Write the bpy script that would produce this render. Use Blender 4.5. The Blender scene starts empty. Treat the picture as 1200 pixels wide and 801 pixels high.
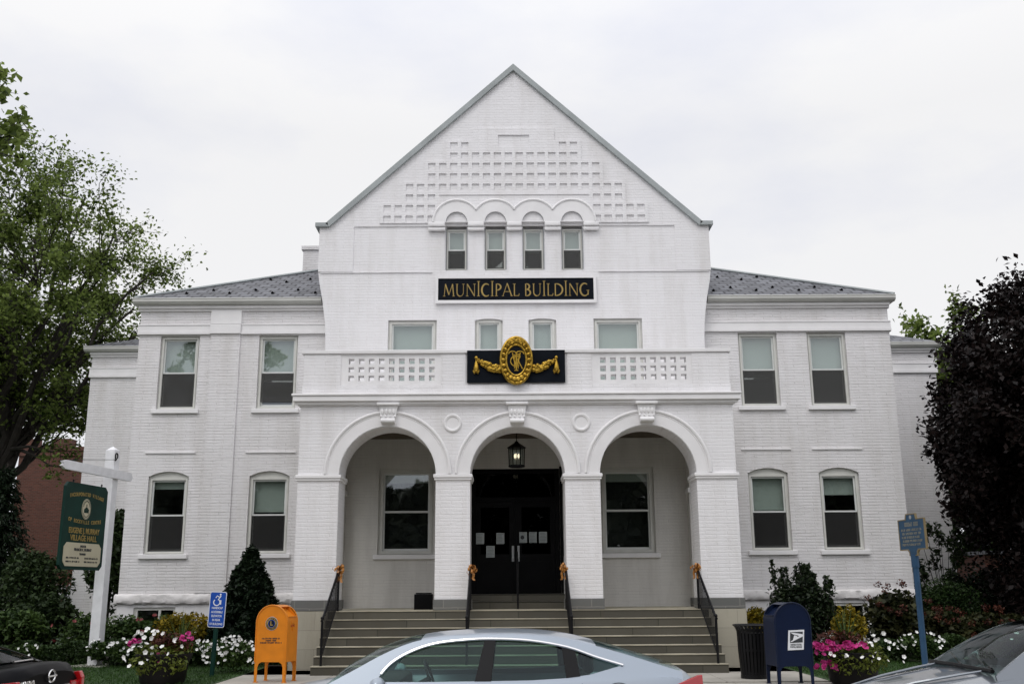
EXPOSURE = 0.0
import bpy, bmesh, math, random
import numpy as np
from mathutils import Vector, Matrix
from mathutils.geometry import tessellate_polygon
random.seed(7); rng = np.random.default_rng(11)
SC = bpy.context.scene
COL = SC.collection
R = math.radians
PI = math.pi

# ------------------------------------------------------------------ materials
def lin(r, g, b):
    f = lambda c: (c/255/12.92 if c/255 <= .04045 else ((c/255+.055)/1.055)**2.4)
    return (f(r), f(g), f(b))

def new_mat(name):
    m = bpy.data.materials.new(name); m.use_nodes = True
    nt = m.node_tree
    return m, nt, nt.nodes['Principled BSDF'], nt.nodes['Material Output']

def nd(nt, t, **kw):
    n = nt.nodes.new(t)
    for k, v in kw.items():
        if hasattr(n, k): setattr(n, k, v)
        else: n.inputs[k].default_value = v
    return n

def MAT(name, col, rough=.6, metal=0., var=.12, vscale=3., bump=0., bscale=40., spec=.5, coat=0.):
    m, nt, p, out = new_mat(name)
    tc = nd(nt, 'ShaderNodeTexCoord')
    n = nd(nt, 'ShaderNodeTexNoise'); n.inputs['Scale'].default_value = vscale; n.inputs['Detail'].default_value = 5
    nt.links.new(tc.outputs['Object'], n.inputs['Vector'])
    r = nd(nt, 'ShaderNodeValToRGB')
    r.color_ramp.elements[0].position = .3; r.color_ramp.elements[1].position = .7
    r.color_ramp.elements[0].color = tuple(max(0, c*(1-var)) for c in col)+(1,)
    r.color_ramp.elements[1].color = tuple(min(1, c*(1+var)) for c in col)+(1,)
    nt.links.new(n.outputs['Fac'], r.inputs['Fac']); nt.links.new(r.outputs['Color'], p.inputs['Base Color'])
    p.inputs['Roughness'].default_value = rough; p.inputs['Metallic'].default_value = metal
    p.inputs['Specular IOR Level'].default_value = spec
    p.inputs['Coat Weight'].default_value = coat
    if bump:
        n2 = nd(nt, 'ShaderNodeTexNoise'); n2.inputs['Scale'].default_value = bscale; n2.inputs['Detail'].default_value = 4
        nt.links.new(tc.outputs['Object'], n2.inputs['Vector'])
        b = nd(nt, 'ShaderNodeBump'); b.inputs['Strength'].default_value = bump; b.inputs['Distance'].default_value = .02
        nt.links.new(n2.outputs['Fac'], b.inputs['Height']); nt.links.new(b.outputs['Normal'], p.inputs['Normal'])
    return m

def brick_mat(name, base, mortar, bw, bh, ms, bump=.5, vary=.05, rough=.55, stain=None, stain_amt=.0, irregular=True, swap=False):
    """courses of brick / stone / slate; u runs along the wall (x+y), v up (z)"""
    m, nt, p, out = new_mat(name)
    L = nt.links.new
    tc = nd(nt, 'ShaderNodeTexCoord'); sp = nd(nt, 'ShaderNodeSeparateXYZ'); L(tc.outputs['Object'], sp.inputs[0])
    ad = nd(nt, 'ShaderNodeMath', operation='ADD'); L(sp.outputs[0], ad.inputs[0])
    if not swap: L(sp.outputs[1], ad.inputs[1])
    else: ad.inputs[1].default_value = 0
    cb = nd(nt, 'ShaderNodeCombineXYZ'); L(ad.outputs[0], cb.inputs[0]); L(sp.outputs[1 if swap else 2], cb.inputs[1])
    wob = nd(nt, 'ShaderNodeTexNoise'); wob.inputs['Scale'].default_value = 2.6; wob.inputs['Detail'].default_value = 4; L(cb.outputs[0], wob.inputs['Vector'])
    wa = nd(nt, 'ShaderNodeMixRGB'); wa.blend_type = 'ADD'; wa.inputs[0].default_value = .034
    L(cb.outputs[0], wa.inputs[1]); L(wob.outputs['Color'], wa.inputs[2])
    br = nd(nt, 'ShaderNodeTexBrick')
    br.inputs['Scale'].default_value = 1; br.inputs['Brick Width'].default_value = bw; br.inputs['Row Height'].default_value = bh
    br.inputs['Mortar Size'].default_value = ms; br.inputs['Mortar Smooth'].default_value = .35; br.inputs['Bias'].default_value = 0
    br.inputs['Color1'].default_value = tuple(c*(1-vary) for c in base)+(1,)
    br.inputs['Color2'].default_value = tuple(min(1, c*(1+vary)) for c in base)+(1,)
    br.inputs['Mortar'].default_value = mortar+(1,)
    L(wa.outputs[0], br.inputs['Vector'])
    col = br.outputs['Color']
    if irregular:       # paint has filled some of the joints: show the course lines only here and there
        mp = nd(nt, 'ShaderNodeMapping'); mp.inputs['Scale'].default_value = (.9, 5.5, 1); L(cb.outputs[0], mp.inputs[0])
        n = nd(nt, 'ShaderNodeTexNoise'); n.inputs['Scale'].default_value = 1.6; n.inputs['Detail'].default_value = 6; n.inputs['Roughness'].default_value = .7
        L(mp.outputs[0], n.inputs['Vector'])
        rp = nd(nt, 'ShaderNodeValToRGB'); rp.color_ramp.elements[0].position = .44; rp.color_ramp.elements[1].position = .66
        L(n.outputs['Fac'], rp.inputs['Fac'])
        mx = nd(nt, 'ShaderNodeMixRGB'); L(rp.outputs['Color'], mx.inputs[0]); mx.inputs[1].default_value = base+(1,); L(col, mx.inputs[2])
        col = mx.outputs[0]
    if stain:
        n3 = nd(nt, 'ShaderNodeTexNoise'); n3.inputs['Scale'].default_value = .7; n3.inputs['Detail'].default_value = 8; n3.inputs['Roughness'].default_value = .65
        mp3 = nd(nt, 'ShaderNodeMapping'); mp3.inputs['Scale'].default_value = (2.6, .45, 1); L(cb.outputs[0], mp3.inputs[0]); L(mp3.outputs[0], n3.inputs['Vector'])
        rp3 = nd(nt, 'ShaderNodeValToRGB'); rp3.color_ramp.elements[0].position = .45; rp3.color_ramp.elements[1].position = .78
        L(n3.outputs['Fac'], rp3.inputs['Fac'])
        ml = nd(nt, 'ShaderNodeMath', operation='MULTIPLY'); L(rp3.outputs['Color'], ml.inputs[0]); ml.inputs[1].default_value = stain_amt
        mx3 = nd(nt, 'ShaderNodeMixRGB'); L(ml.outputs[0], mx3.inputs[0]); L(col, mx3.inputs[1]); mx3.inputs[2].default_value = stain+(1,)
        col = mx3.outputs[0]
    L(col, p.inputs['Base Color']); p.inputs['Roughness'].default_value = rough
    n4 = nd(nt, 'ShaderNodeTexNoise'); n4.inputs['Scale'].default_value = 22; n4.inputs['Detail'].default_value = 4; L(tc.outputs['Object'], n4.inputs['Vector'])
    sub = nd(nt, 'ShaderNodeMath', operation='MULTIPLY_ADD'); L(br.outputs['Fac'], sub.inputs[0]); sub.inputs[1].default_value = -1.0
    sc4 = nd(nt, 'ShaderNodeMath', operation='MULTIPLY'); L(n4.outputs['Fac'], sc4.inputs[0]); sc4.inputs[1].default_value = .9
    L(sc4.outputs[0], sub.inputs[2])
    b = nd(nt, 'ShaderNodeBump'); b.inputs['Strength'].default_value = bump; b.inputs['Distance'].default_value = .012
    L(sub.outputs[0], b.inputs['Height']); L(b.outputs['Normal'], p.inputs['Normal'])
    return m

def glass_mat(name, tint=(.84, .88, .86), refl=.05, fk=1.):
    m, nt, p, out = new_mat(name); nt.nodes.remove(p); L = nt.links.new
    t = nd(nt, 'ShaderNodeBsdfTransparent'); t.inputs[0].default_value = tint+(1,)
    g = nd(nt, 'ShaderNodeBsdfGlossy'); g.inputs['Roughness'].default_value = .02; g.inputs[0].default_value = (.95, .97, 1, 1)
    fr = nd(nt, 'ShaderNodeFresnel'); fr.inputs[0].default_value = 1.5
    gm = nd(nt, 'ShaderNodeNewGeometry'); io = nd(nt, 'ShaderNodeMath', operation='MULTIPLY_ADD'); L(gm.outputs['Backfacing'], io.inputs[0]); io.inputs[1].default_value = 1/1.5-1.5; io.inputs[2].default_value = 1.5; L(io.outputs[0], fr.inputs[0])
    a = nd(nt, 'ShaderNodeMath', operation='MULTIPLY_ADD'); L(fr.outputs[0], a.inputs[0]); a.inputs[1].default_value = fk; a.inputs[2].default_value = refl; a.use_clamp = True
    tc = nd(nt, 'ShaderNodeTexCoord'); n = nd(nt, 'ShaderNodeTexNoise'); n.inputs['Scale'].default_value = 1.4; L(tc.outputs['Object'], n.inputs['Vector'])
    b = nd(nt, 'ShaderNodeBump'); b.inputs['Strength'].default_value = .06; b.inputs['Distance'].default_value = .05; L(n.outputs['Fac'], b.inputs['Height']); L(b.outputs[0], g.inputs['Normal'])
    mx = nd(nt, 'ShaderNodeMixShader'); L(a.outputs[0], mx.inputs[0]); L(t.outputs[0], mx.inputs[1]); L(g.outputs[0], mx.inputs[2]); L(mx.outputs[0], out.inputs[0])
    return m

def screen_mat(name, c=.09):
    m, nt, p, out = new_mat(name); L = nt.links.new
    p.inputs['Base Color'].default_value = (c, c, c*.95, 1); p.inputs['Roughness'].default_value = .8
    t = nd(nt, 'ShaderNodeBsdfTransparent'); t.inputs[0].default_value = (.8, .8, .8, 1)
    mx = nd(nt, 'ShaderNodeMixShader'); mx.inputs[0].default_value = .42; L(t.outputs[0], mx.inputs[1]); L(p.outputs[0], mx.inputs[2]); L(mx.outputs[0], out.inputs[0])
    return m

def leaf_mat(name, dark, light, trans=.25, rough=.5):
    m, nt, p, out = new_mat(name); L = nt.links.new
    g = nd(nt, 'ShaderNodeNewGeometry'); tc = nd(nt, 'ShaderNodeTexCoord')
    n = nd(nt, 'ShaderNodeTexNoise'); n.inputs['Scale'].default_value = 1.1; n.inputs['Detail'].default_value = 3; L(tc.outputs['Object'], n.inputs['Vector'])
    a = nd(nt, 'ShaderNodeMath', operation='MULTIPLY_ADD'); L(g.outputs['Random Per Island'], a.inputs[0]); a.inputs[1].default_value = .6; L(n.outputs['Fac'], a.inputs[2])
    s = nd(nt, 'ShaderNodeMath', operation='SUBTRACT'); L(a.outputs[0], s.inputs[0]); s.inputs[1].default_value = .3
    r = nd(nt, 'ShaderNodeValToRGB'); r.color_ramp.elements[0].color = dark+(1,); r.color_ramp.elements[1].color = light+(1,)
    r.color_ramp.elements[0].position = .15; r.color_ramp.elements[1].position = .85
    L(s.outputs[0], r.inputs['Fac']); L(r.outputs[0], p.inputs['Base Color']); p.inputs['Roughness'].default_value = rough; p.inputs['Specular IOR Level'].default_value = .18
    t = nd(nt, 'ShaderNodeBsdfTranslucent'); L(r.outputs[0], t.inputs[0])
    mx = nd(nt, 'ShaderNodeMixShader'); mx.inputs[0].default_value = trans; L(p.outputs[0], mx.inputs[1]); L(t.outputs[0], mx.inputs[2]); L(mx.outputs[0], out.inputs[0])
    return m

WHITE = (.83, .82, .83)
M = {}
M['brick'] = brick_mat('painted_brick', WHITE, (.74, .73, .73), .47, .076, .010, bump=.45, vary=.03, stain=(.52, .49, .45), stain_amt=.40)
M['brickwing'] = brick_mat('painted_brick_wing', (.78, .765, .77), (.56, .545, .54), .47, .076, .011, bump=.65, vary=.04, stain=(.50, .47, .43), stain_amt=.45)
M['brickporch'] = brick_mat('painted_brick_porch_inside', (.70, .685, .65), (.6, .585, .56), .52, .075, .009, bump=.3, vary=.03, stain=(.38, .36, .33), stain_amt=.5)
M['trim'] = MAT('white_trim', (.82, .81, .81), .5, var=.05, vscale=2.2, bump=.1, bscale=25)
M['frame'] = MAT('window_paint', (.62, .62, .58), .45, var=.06, vscale=4)
M['sash'] = MAT('sash_paint', (.70, .72, .70), .4, var=.05)
M['gutter'] = MAT('gutter_metal', (.52, .52, .49), .45, var=.10, vscale=1.2)
M['coping'] = MAT('coping_metal', (.34, .37, .37), .5, var=.15, vscale=1.5)
M['slate'] = brick_mat('roof_slate', (.125, .128, .142), (.012, .012, .016), .34, .27, .030, bump=1.0, vary=.42, rough=.6, irregular=False, stain=(.13, .13, .14), stain_amt=.5, swap=True)
M['stone'] = brick_mat('step_stone', (.074, .069, .053), (.030, .033, .025), 1.7, .1614, .010, bump=.3, vary=.25, rough=.75, stain=(.07, .06, .04), stain_amt=.6, irregular=False)
M['tread'] = MAT('step_tread', (.36, .33, .25), .8, var=.3, vscale=2.5, bump=.2)
M['pierstone'] = brick_mat('pier_stone', (.14, .143, .135), (.25, .24, .22), .62, .4, .008, bump=.2, vary=.1, rough=.75, irregular=False, stain=(.14, .13, .12), stain_amt=.5)
M['plinth'] = brick_mat('plinth_stone', (.42, .39, .31), (.30, .28, .23), 1.1, .38, .006, bump=.25, vary=.06, rough=.8, irregular=False, stain=(.22, .19, .14), stain_amt=.55)
M['roughstone'] = MAT('water_table_stone', (.72, .70, .69), .7, var=.14, vscale=2.2, bump=1.0, bscale=6)
M['glass'] = glass_mat('window_glass')
M['doorglass'] = glass_mat('door_glass', (.10, .11, .12), -.01, .5)
M['blind'] = MAT('window_blind', (.60, .62, .60), .8, var=.04, vscale=1.5)
M['screen'] = screen_mat('insect_screen')
M['screen2'] = screen_mat('insect_screen_dark', .028)
M['black'] = MAT('black_paint', (.004, .004, .0045), .4, var=.3, spec=.10)
M['iron'] = MAT('black_iron', (.006, .006, .007), .42, var=.3, bump=.1, spec=.2)
M['blackboard'] = MAT('black_board', (.006, .008, .012), .5, var=.25, spec=.06)
M['ceilwood'] = MAT('porch_ceiling_wood', (.10, .075, .05), .7, var=.2)
M['gold'] = MAT('gold_leaf', (.40, .25, .038), .32, .95, var=.35, vscale=14, bump=.3, bscale=60)
M['goldpaint'] = MAT('gold_paint', (.33, .23, .065), .5, .2, var=.15)
M['paper'] = MAT('paper', (.42, .46, .46), .7, var=.06)
M['steel'] = MAT('door_pull_steel', (.55, .56, .57), .3, .8, var=.05)
M['signgreen'] = MAT('sign_green', (.006, .032, .024), .5, var=.2, spec=.15)
M['cream'] = MAT('sign_cream', (.55, .50, .36), .6, var=.06)
M['ink'] = MAT('dark_ink', (.03, .035, .04), .6)
M['postwhite'] = MAT('post_white', (.80, .80, .82), .5, var=.08, vscale=5, bump=.15)
M['orange'] = MAT('orange_paint', (.66, .21, .010), .40, var=.10, vscale=5, spec=.35)
M['navy'] = MAT('navy_paint', (.004, .010, .034), .35, var=.12, vscale=4, spec=.25)
M['signblue'] = MAT('sign_blue', (.010, .075, .40), .45, var=.1, spec=.3)
M['markblue'] = MAT('marker_blue', (.024, .065, .12), .5, var=.2, vscale=9, spec=.3)
M['poleblue'] = MAT('pole_blue', (.020, .060, .12), .5, var=.2, vscale=5, spec=.3)
M['yellowedge'] = MAT('marker_yellow', (.21, .165, .09), .6, spec=.2)
M['markertext'] = MAT('marker_text', (.20, .20, .17), .6, spec=.2)
M['signwhite'] = MAT('sign_white', (.75, .77, .80), .45, var=.04)
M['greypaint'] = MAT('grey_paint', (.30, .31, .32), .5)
M['red'] = MAT('red_print', (.35, .03, .03), .5)
M['bow'] = MAT('orange_ribbon', (.42, .18, .04), .45, var=.5, vscale=18)
M['bark'] = MAT('bark', (.026, .021, .017), .9, var=.4, vscale=6, bump=.6, bscale=18)
M['redbrick'] = brick_mat('red_brick', (.115, .036, .023), (.12, .08, .06), .21, .075, .01, bump=.4, vary=.25, rough=.8, irregular=False, stain=(.09, .04, .03), stain_amt=.6)
M['concrete'] = MAT('concrete', (.36, .34, .30), .85, var=.15, vscale=1.5, bump=.2)
M['asphalt'] = MAT('asphalt', (.05, .05, .052), .85, var=.2, vscale=2, bump=.4, bscale=80)
M['soil'] = MAT('soil', (.022, .016, .011), .95, var=.4, vscale=5, bump=.6)
M['lawn'] = MAT('lawn', (.026, .060, .012), .9, var=.4, vscale=2.4, bump=.5, bscale=60)
M['pot'] = MAT('dark_pot', (.008, .007, .007), .6, var=.3, spec=.2)
M['petal_white'] = MAT('petal_white', (.78, .78, .76), .6, var=.06)
M['petal_pink'] = MAT('petal_pink', (.52, .035, .23), .55, var=.35, vscale=9)
M['petal_red'] = MAT('petal_dusty_red', (.20, .035, .035), .6, var=.4, vscale=6)
M['petal_heart'] = MAT('petal_heart', (.55, .42, .06), .6)
M['l_tree'] = leaf_mat('leaf_tree', (.026, .046, .009), (.26, .34, .085), .5)
M['l_dark'] = leaf_mat('leaf_dark', (.010, .020, .007), (.046, .075, .024), .18)
M['l_purple'] = leaf_mat('leaf_purple', (.004, .003, .003), (.019, .011, .010), .08)
M['l_yew'] = leaf_mat('leaf_yew', (.006, .013, .007), (.018, .034, .014), .08)
M['l_holly'] = leaf_mat('leaf_holly', (.008, .016, .008), (.040, .058, .026), .12, .3)
M['l_rose'] = leaf_mat('leaf_rose', (.014, .032, .008), (.075, .125, .030), .22)
M['l_box'] = leaf_mat('leaf_box', (.012, .028, .008), (.042, .075, .020), .15)
M['l_gold'] = leaf_mat('leaf_gold', (.09, .085, .010), (.42, .30, .025), .25)
M['l_lime'] = leaf_mat('leaf_lime', (.035, .055, .010), (.17, .20, .035), .25)
M['l_redleaf'] = leaf_mat('leaf_red', (.03, .008, .008), (.14, .05, .03), .15)
M['l_hyd'] = leaf_mat('leaf_hydrangea', (.012, .018, .007), (.060, .060, .022), .15)
M['l_far'] = leaf_mat('leaf_far', (.022, .028, .018), (.075, .085, .055), .1)
M['l_grass'] = leaf_mat('leaf_grass', (.014, .036, .006), (.045, .10, .018), .25)
M['tailred'] = MAT('tail_lamp_red', (.42, .008, .010), .12, var=.15, coat=.8)
M['chrome'] = MAT('chrome', (.75, .74, .73), .12, .95, var=.03)
M['rubber'] = MAT('rubber', (.012, .012, .012), .8)
M['rim'] = MAT('wheel_alloy', (.40, .41, .42), .3, .85)
M['trimblack'] = MAT('car_trim_black', (.008, .008, .009), .4, var=.1, spec=.15)
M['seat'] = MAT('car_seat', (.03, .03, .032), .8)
M['carglass'] = glass_mat('car_glass', (.68, .80, .76), .0, .5)

def paint(name, col, metal=.35, rough=.28, coat=1., spec=.5):
    m, nt, p, out = new_mat(name)
    tc = nd(nt, 'ShaderNodeTexCoord'); n = nd(nt, 'ShaderNodeTexNoise'); n.inputs['Scale'].default_value = 900
    nt.links.new(tc.outputs['Object'], n.inputs['Vector'])
    r = nd(nt, 'ShaderNodeValToRGB'); r.color_ramp.elements[0].color = tuple(c*.85 for c in col)+(1,); r.color_ramp.elements[1].color = tuple(min(1, c*1.15) for c in col)+(1,)
    nt.links.new(n.outputs['Fac'], r.inputs[0]); nt.links.new(r.outputs[0], p.inputs['Base Color'])
    p.inputs['Metallic'].default_value = metal; p.inputs['Roughness'].default_value = rough; p.inputs['Coat Weight'].default_value = coat; p.inputs['Specular IOR Level'].default_value = spec; p.inputs['Coat Roughness'].default_value = .04
    return m
M['silver'] = paint('silver_blue_paint', (.34, .39, .45), .3, coat=.6)
M['carblack'] = paint('black_car_paint', (.004, .004, .005), .0, coat=.0, spec=.04)
M['cargrey'] = paint('grey_car_paint', (.17, .19, .215), .5)

def emis(name, col, s):
    m, nt, p, out = new_mat(name)
    p.inputs['Emission Color'].default_value = col+(1,); p.inputs['Emission Strength'].default_value = s; p.inputs['Base Color'].default_value = col+(1,)
    return m
M['bulb'] = emis('lantern_bulb', (1., .86, .62), 1.4)

# ------------------------------------------------------------------ mesh building
class MB:
    def __init__(s, T=None): s.v = []; s.f = []; s.T = T
    def add(s, vs, fs):
        o = len(s.v)
        if s.T is not None: vs = [tuple(s.T @ Vector(p)) for p in vs]
        s.v += [tuple(p) for p in vs]; s.f += [tuple(i+o for i in f) for f in fs]; return s
    def box(s, x0, x1, y0, y1, z0, z1, ch=0.):
        if ch <= 0:
            return s.add([(x0,y0,z0),(x1,y0,z0),(x1,y1,z0),(x0,y1,z0),(x0,y0,z1),(x1,y0,z1),(x1,y1,z1),(x0,y1,z1)],
                         [(0,3,2,1),(4,5,6,7),(0,1,5,4),(1,2,6,5),(2,3,7,6),(3,0,4,7)])
        bm = bmesh.new(); bmesh.ops.create_cube(bm, size=1)
        for v in bm.verts: v.co = Vector(((x0+x1)/2+v.co.x*(x1-x0), (y0+y1)/2+v.co.y*(y1-y0), (z0+z1)/2+v.co.z*(z1-z0)))
        bmesh.ops.bevel(bm, geom=bm.edges[:], offset=ch, segments=2, affect='EDGES', profile=.5)
        bm.verts.index_update()
        s.add([v.co.copy() for v in bm.verts], [[v.index for v in f.verts] for f in bm.faces]); bm.free(); return s
    def slab(s, outer, holes=(), a0=0., a1=.1, axis='y'):
        """plate cut from the XZ plane (axis y), the YZ plane (axis x) or XY (axis z), with holes, between a0 and a1"""
        loops = [list(outer)]+[list(h) for h in holes]
        tri = tessellate_polygon([[Vector((p[0], p[1], 0)) for p in l] for l in loops])
        flat = [p for l in loops for p in l]; n = len(flat)
        P = {'y': lambda p, a: (p[0], a, p[1]), 'x': lambda p, a: (a, p[0], p[1]), 'z': lambda p, a: (p[0], p[1], a)}[axis]
        vs = [P(p, a0) for p in flat]+[P(p, a1) for p in flat]
        fs = [tuple(t) for t in tri]+[tuple(i+n for i in reversed(t)) for t in tri]
        o = 0
        for l in loops:
            k = len(l)
            for i in range(k): j = (i+1) % k; fs.append((o+i, o+j, o+j+n, o+i+n))
            o += k
        return s.add(vs, fs)
    def tube(s, pts, r, seg=8, cap=True):
        pts = [Vector(p) for p in pts]; rs = r if hasattr(r, '__len__') else [r]*len(pts)
        vs = []; fs = []; up = None
        for i, p in enumerate(pts):
            d = (pts[min(i+1, len(pts)-1)]-pts[max(i-1, 0)])
            d = d.normalized() if d.length > 1e-9 else Vector((0, 0, 1))
            if up is None:
                up = Vector((0, 0, 1)) if abs(d.z) < .9 else Vector((1, 0, 0))
            a = d.cross(up); a = a.normalized() if a.length > 1e-6 else d.orthogonal().normalized()
            b = a.cross(d).normalized(); up = b
            for k in range(seg):
                t = 2*PI*k/seg; vs.append(p+(a*math.cos(t)+b*math.sin(t))*rs[i])
        for i in range(len(pts)-1):
            for k in range(seg):
                k2 = (k+1) % seg; fs.append((i*seg+k, i*seg+k2, (i+1)*seg+k2, (i+1)*seg+k))
        if cap: fs.append(tuple(range(seg-1, -1, -1))); fs.append(tuple((len(pts)-1)*seg+k for k in range(seg)))
        return s.add(vs, fs)
    def lathe(s, prof, c=(0, 0, 0), seg=24, a0=0., a1=2*PI, axis='z'):
        vs = []; fs = []; full = abs(a1-a0-2*PI) < 1e-6; n = seg if full else seg+1
        for (r, h) in prof:
            for k in range(n):
                t = a0+(a1-a0)*k/seg; x, y = r*math.cos(t), r*math.sin(t)
                vs.append((c[0]+x, c[1]+y, c[2]+h) if axis == 'z' else (c[0]+x, c[1]-h, c[2]+y))
        for i in range(len(prof)-1):
            for k in range(n if full else n-1):
                k2 = (k+1) % n; fs.append((i*n+k, i*n+k2, (i+1)*n+k2, (i+1)*n+k))
        return s.add(vs, fs)
    def ball(s, c, r, seg=10, rings=6):
        rr = r if hasattr(r, '__len__') else (r, r, r)
        vs = [(c[0], c[1], c[2]-rr[2])]; fs = []
        for i in range(1, rings):
            ph = -PI/2+PI*i/rings
            for k in range(seg):
                t = 2*PI*k/seg; vs.append((c[0]+rr[0]*math.cos(ph)*math.cos(t), c[1]+rr[1]*math.cos(ph)*math.sin(t), c[2]+rr[2]*math.sin(ph)))
        vs.append((c[0], c[1], c[2]+rr[2])); top = len(vs)-1
        for k in range(seg):
            k2 = (k+1) % seg; fs.append((0, 1+k2, 1+k))
            for i in range(rings-2): a = 1+i*seg; fs.append((a+k, a+k2, a+seg+k2, a+seg+k))
            a = 1+(rings-2)*seg; fs.append((a+k, a+k2, top))
        return s.add(vs, fs)
    def grid(s, rows):
        n = len(rows[0]); vs = [p for r in rows for p in r]; fs = []
        for i in range(len(rows)-1):
            for k in range(n-1): fs.append((i*n+k, i*n+k+1, (i+1)*n+k+1, (i+1)*n+k))
        return s.add(vs, fs)
    def build(s, name, mat, parent=None, world=True, smooth=False, recalc=True, bevel=0.):
        me = bpy.data.meshes.new(name)
        off = origin(parent) if (parent is not None and world) else Vector((0, 0, 0))
        me.from_pydata([(v[0]-off.x, v[1]-off.y, v[2]-off.z) for v in s.v], [], s.f)
        if recalc:
            bm = bmesh.new(); bm.from_mesh(me); bmesh.ops.recalc_face_normals(bm, faces=bm.faces); bm.to_mesh(me); bm.free()
        me.materials.append(M[mat])
        if smooth:
            me.polygons.foreach_set('use_smooth', [True]*len(me.polygons))
            try: me.set_sharp_from_angle(angle=R(38))
            except Exception: pass
        o = bpy.data.objects.new(name, me); COL.objects.link(o)
        if parent is not None: o.parent = parent
        if bevel:
            md = o.modifiers.new('bevel', 'BEVEL'); md.width = bevel; md.segments = 2; md.limit_method = 'ANGLE'; md.angle_limit = R(50)
        return o

def origin(o):
    p = Vector((0, 0, 0))
    while o is not None: p = p+o.location; o = o.parent
    return p

def tag(o, label=None, cat=None, group=None, kind=None):
    if label: o['label'] = label
    if cat: o['category'] = cat
    if group: o['group'] = group
    if kind: o['kind'] = kind
    return o

def thing(name, loc, label, cat, rz=0., group=None):
    o = bpy.data.objects.new(name, None); o.empty_display_size = .2; COL.objects.link(o)
    o.location = loc; o.rotation_euler = (0, 0, rz)
    return tag(o, label, cat, group)

def rect(x0, x1, z0, z1): return [(x0, z0), (x1, z0), (x1, z1), (x0, z1)]
def arc(cx, cz, r, a0, a1, n): return [(cx+r*math.cos(R(a0+(a1-a0)*i/n)), cz+r*math.sin(R(a0+(a1-a0)*i/n))) for i in range(n+1)]

def text(s, size, mat, parent, name='lettering', loc=(0, 0, 0), ext=.004, sx=1., space=1., rx=PI/2, rz=0., align='CENTER', bold=0., world=False):
    cu = bpy.data.curves.new(name, 'FONT'); cu.body = s; cu.size = size; cu.align_x = align; cu.align_y = 'CENTER'; cu.extrude = ext; cu.space_character = space; cu.offset = bold; cu.space_line = .95
    cu.resolution_u = 3
    tmp = bpy.data.objects.new('tmp', cu); COL.objects.link(tmp)
    dg = bpy.context.evaluated_depsgraph_get()
    me = bpy.data.meshes.new_from_object(tmp.evaluated_get(dg)); bpy.data.objects.remove(tmp); bpy.data.curves.remove(cu)
    off = origin(parent) if world else Vector((0, 0, 0))
    me.transform(Matrix.Translation(Vector(loc)-off) @ Matrix.Rotation(rz, 4, 'Z') @ Matrix.Rotation(rx, 4, 'X') @ Matrix.Diagonal((sx, 1, 1, 1)))
    me.materials.clear(); me.materials.append(M[mat]); me.name = name
    o = bpy.data.objects.new(name, me); COL.objects.link(o); o.parent = parent
    return o

# ------------------------------------------------------------------ foliage
def leaves_np(c, size, aspect=.55, up=.3, dirs=None):
    """diamond leaves at points c (n,3)"""
    n = len(c); nrm = rng.normal(size=(n, 3)); nrm[:, 2] = np.abs(nrm[:, 2])+up; nrm /= np.linalg.norm(nrm, axis=1)[:, None]
    t = rng.normal(size=(n, 3)) if dirs is None else dirs+.35*rng.normal(size=(n, 3))
    t -= (t*nrm).sum(1)[:, None]*nrm; t /= np.linalg.norm(t, axis=1)[:, None]+1e-9
    b = np.cross(nrm, t); s = (np.asarray(size)*(.65+.7*rng.random(n)))[:, None]
    fold = nrm*s*.12
    v = np.stack([c-t*s*.5, c+b*s*aspect*.5+fold, c+t*s*.5, c-b*s*aspect*.5+fold], 1).reshape(-1, 3)
    return v
def quads_obj(name, v, mat, parent=None, world=True):
    n = len(v)//4; off = origin(parent) if (parent is not None and world) else Vector((0, 0, 0))
    v = v-np.array(off)
    me = bpy.data.meshes.new(name); me.vertices.add(n*4); me.loops.add(n*4); me.polygons.add(n)
    me.vertices.foreach_set('co', v.astype(np.float32).ravel()); me.loops.foreach_set('vertex_index', np.arange(n*4, dtype=np.int32))
    me.polygons.foreach_set('loop_start', np.arange(0, n*4, 4, dtype=np.int32)); me.polygons.foreach_set('loop_total', np.full(n, 4, dtype=np.int32))
    me.update(calc_edges=True); me.materials.append(M[mat])
    o = bpy.data.objects.new(name, me); COL.objects.link(o)
    if parent is not None: o.parent = parent
    return o
def ball_pts(n, c, r, shell=.35):
    d = rng.normal(size=(n, 3)); d /= np.linalg.norm(d, axis=1)[:, None]
    return np.array(c)+d*(rng.random(n)**shell)[:, None]*np.array(r)
# ================================================================== camera, light, sky
cam = bpy.data.cameras.new('camera'); camo = bpy.data.objects.new('camera', cam); COL.objects.link(camo)
cam.sensor_width = 36; cam.lens = 1195/1200*36; cam.clip_end = 3000; cam.clip_start = .05
camo.matrix_world = Matrix.Translation((-.19, 0, 1.7)) @ Matrix.Rotation(-R(.246), 4, 'Z') @ Matrix.Rotation(PI/2+R(13.74), 4, 'X') @ Matrix.Rotation(-R(.378), 4, 'Z')
SC.camera = camo
SC.view_settings.view_transform = 'Standard'; SC.view_settings.look = 'None'; SC.view_settings.gamma = 1; SC.view_settings.exposure = EXPOSURE
SC.cycles.max_bounces = 8; SC.cycles.transparent_max_bounces = 16; SC.cycles.caustics_reflective = False; SC.cycles.caustics_refractive = False

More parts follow.
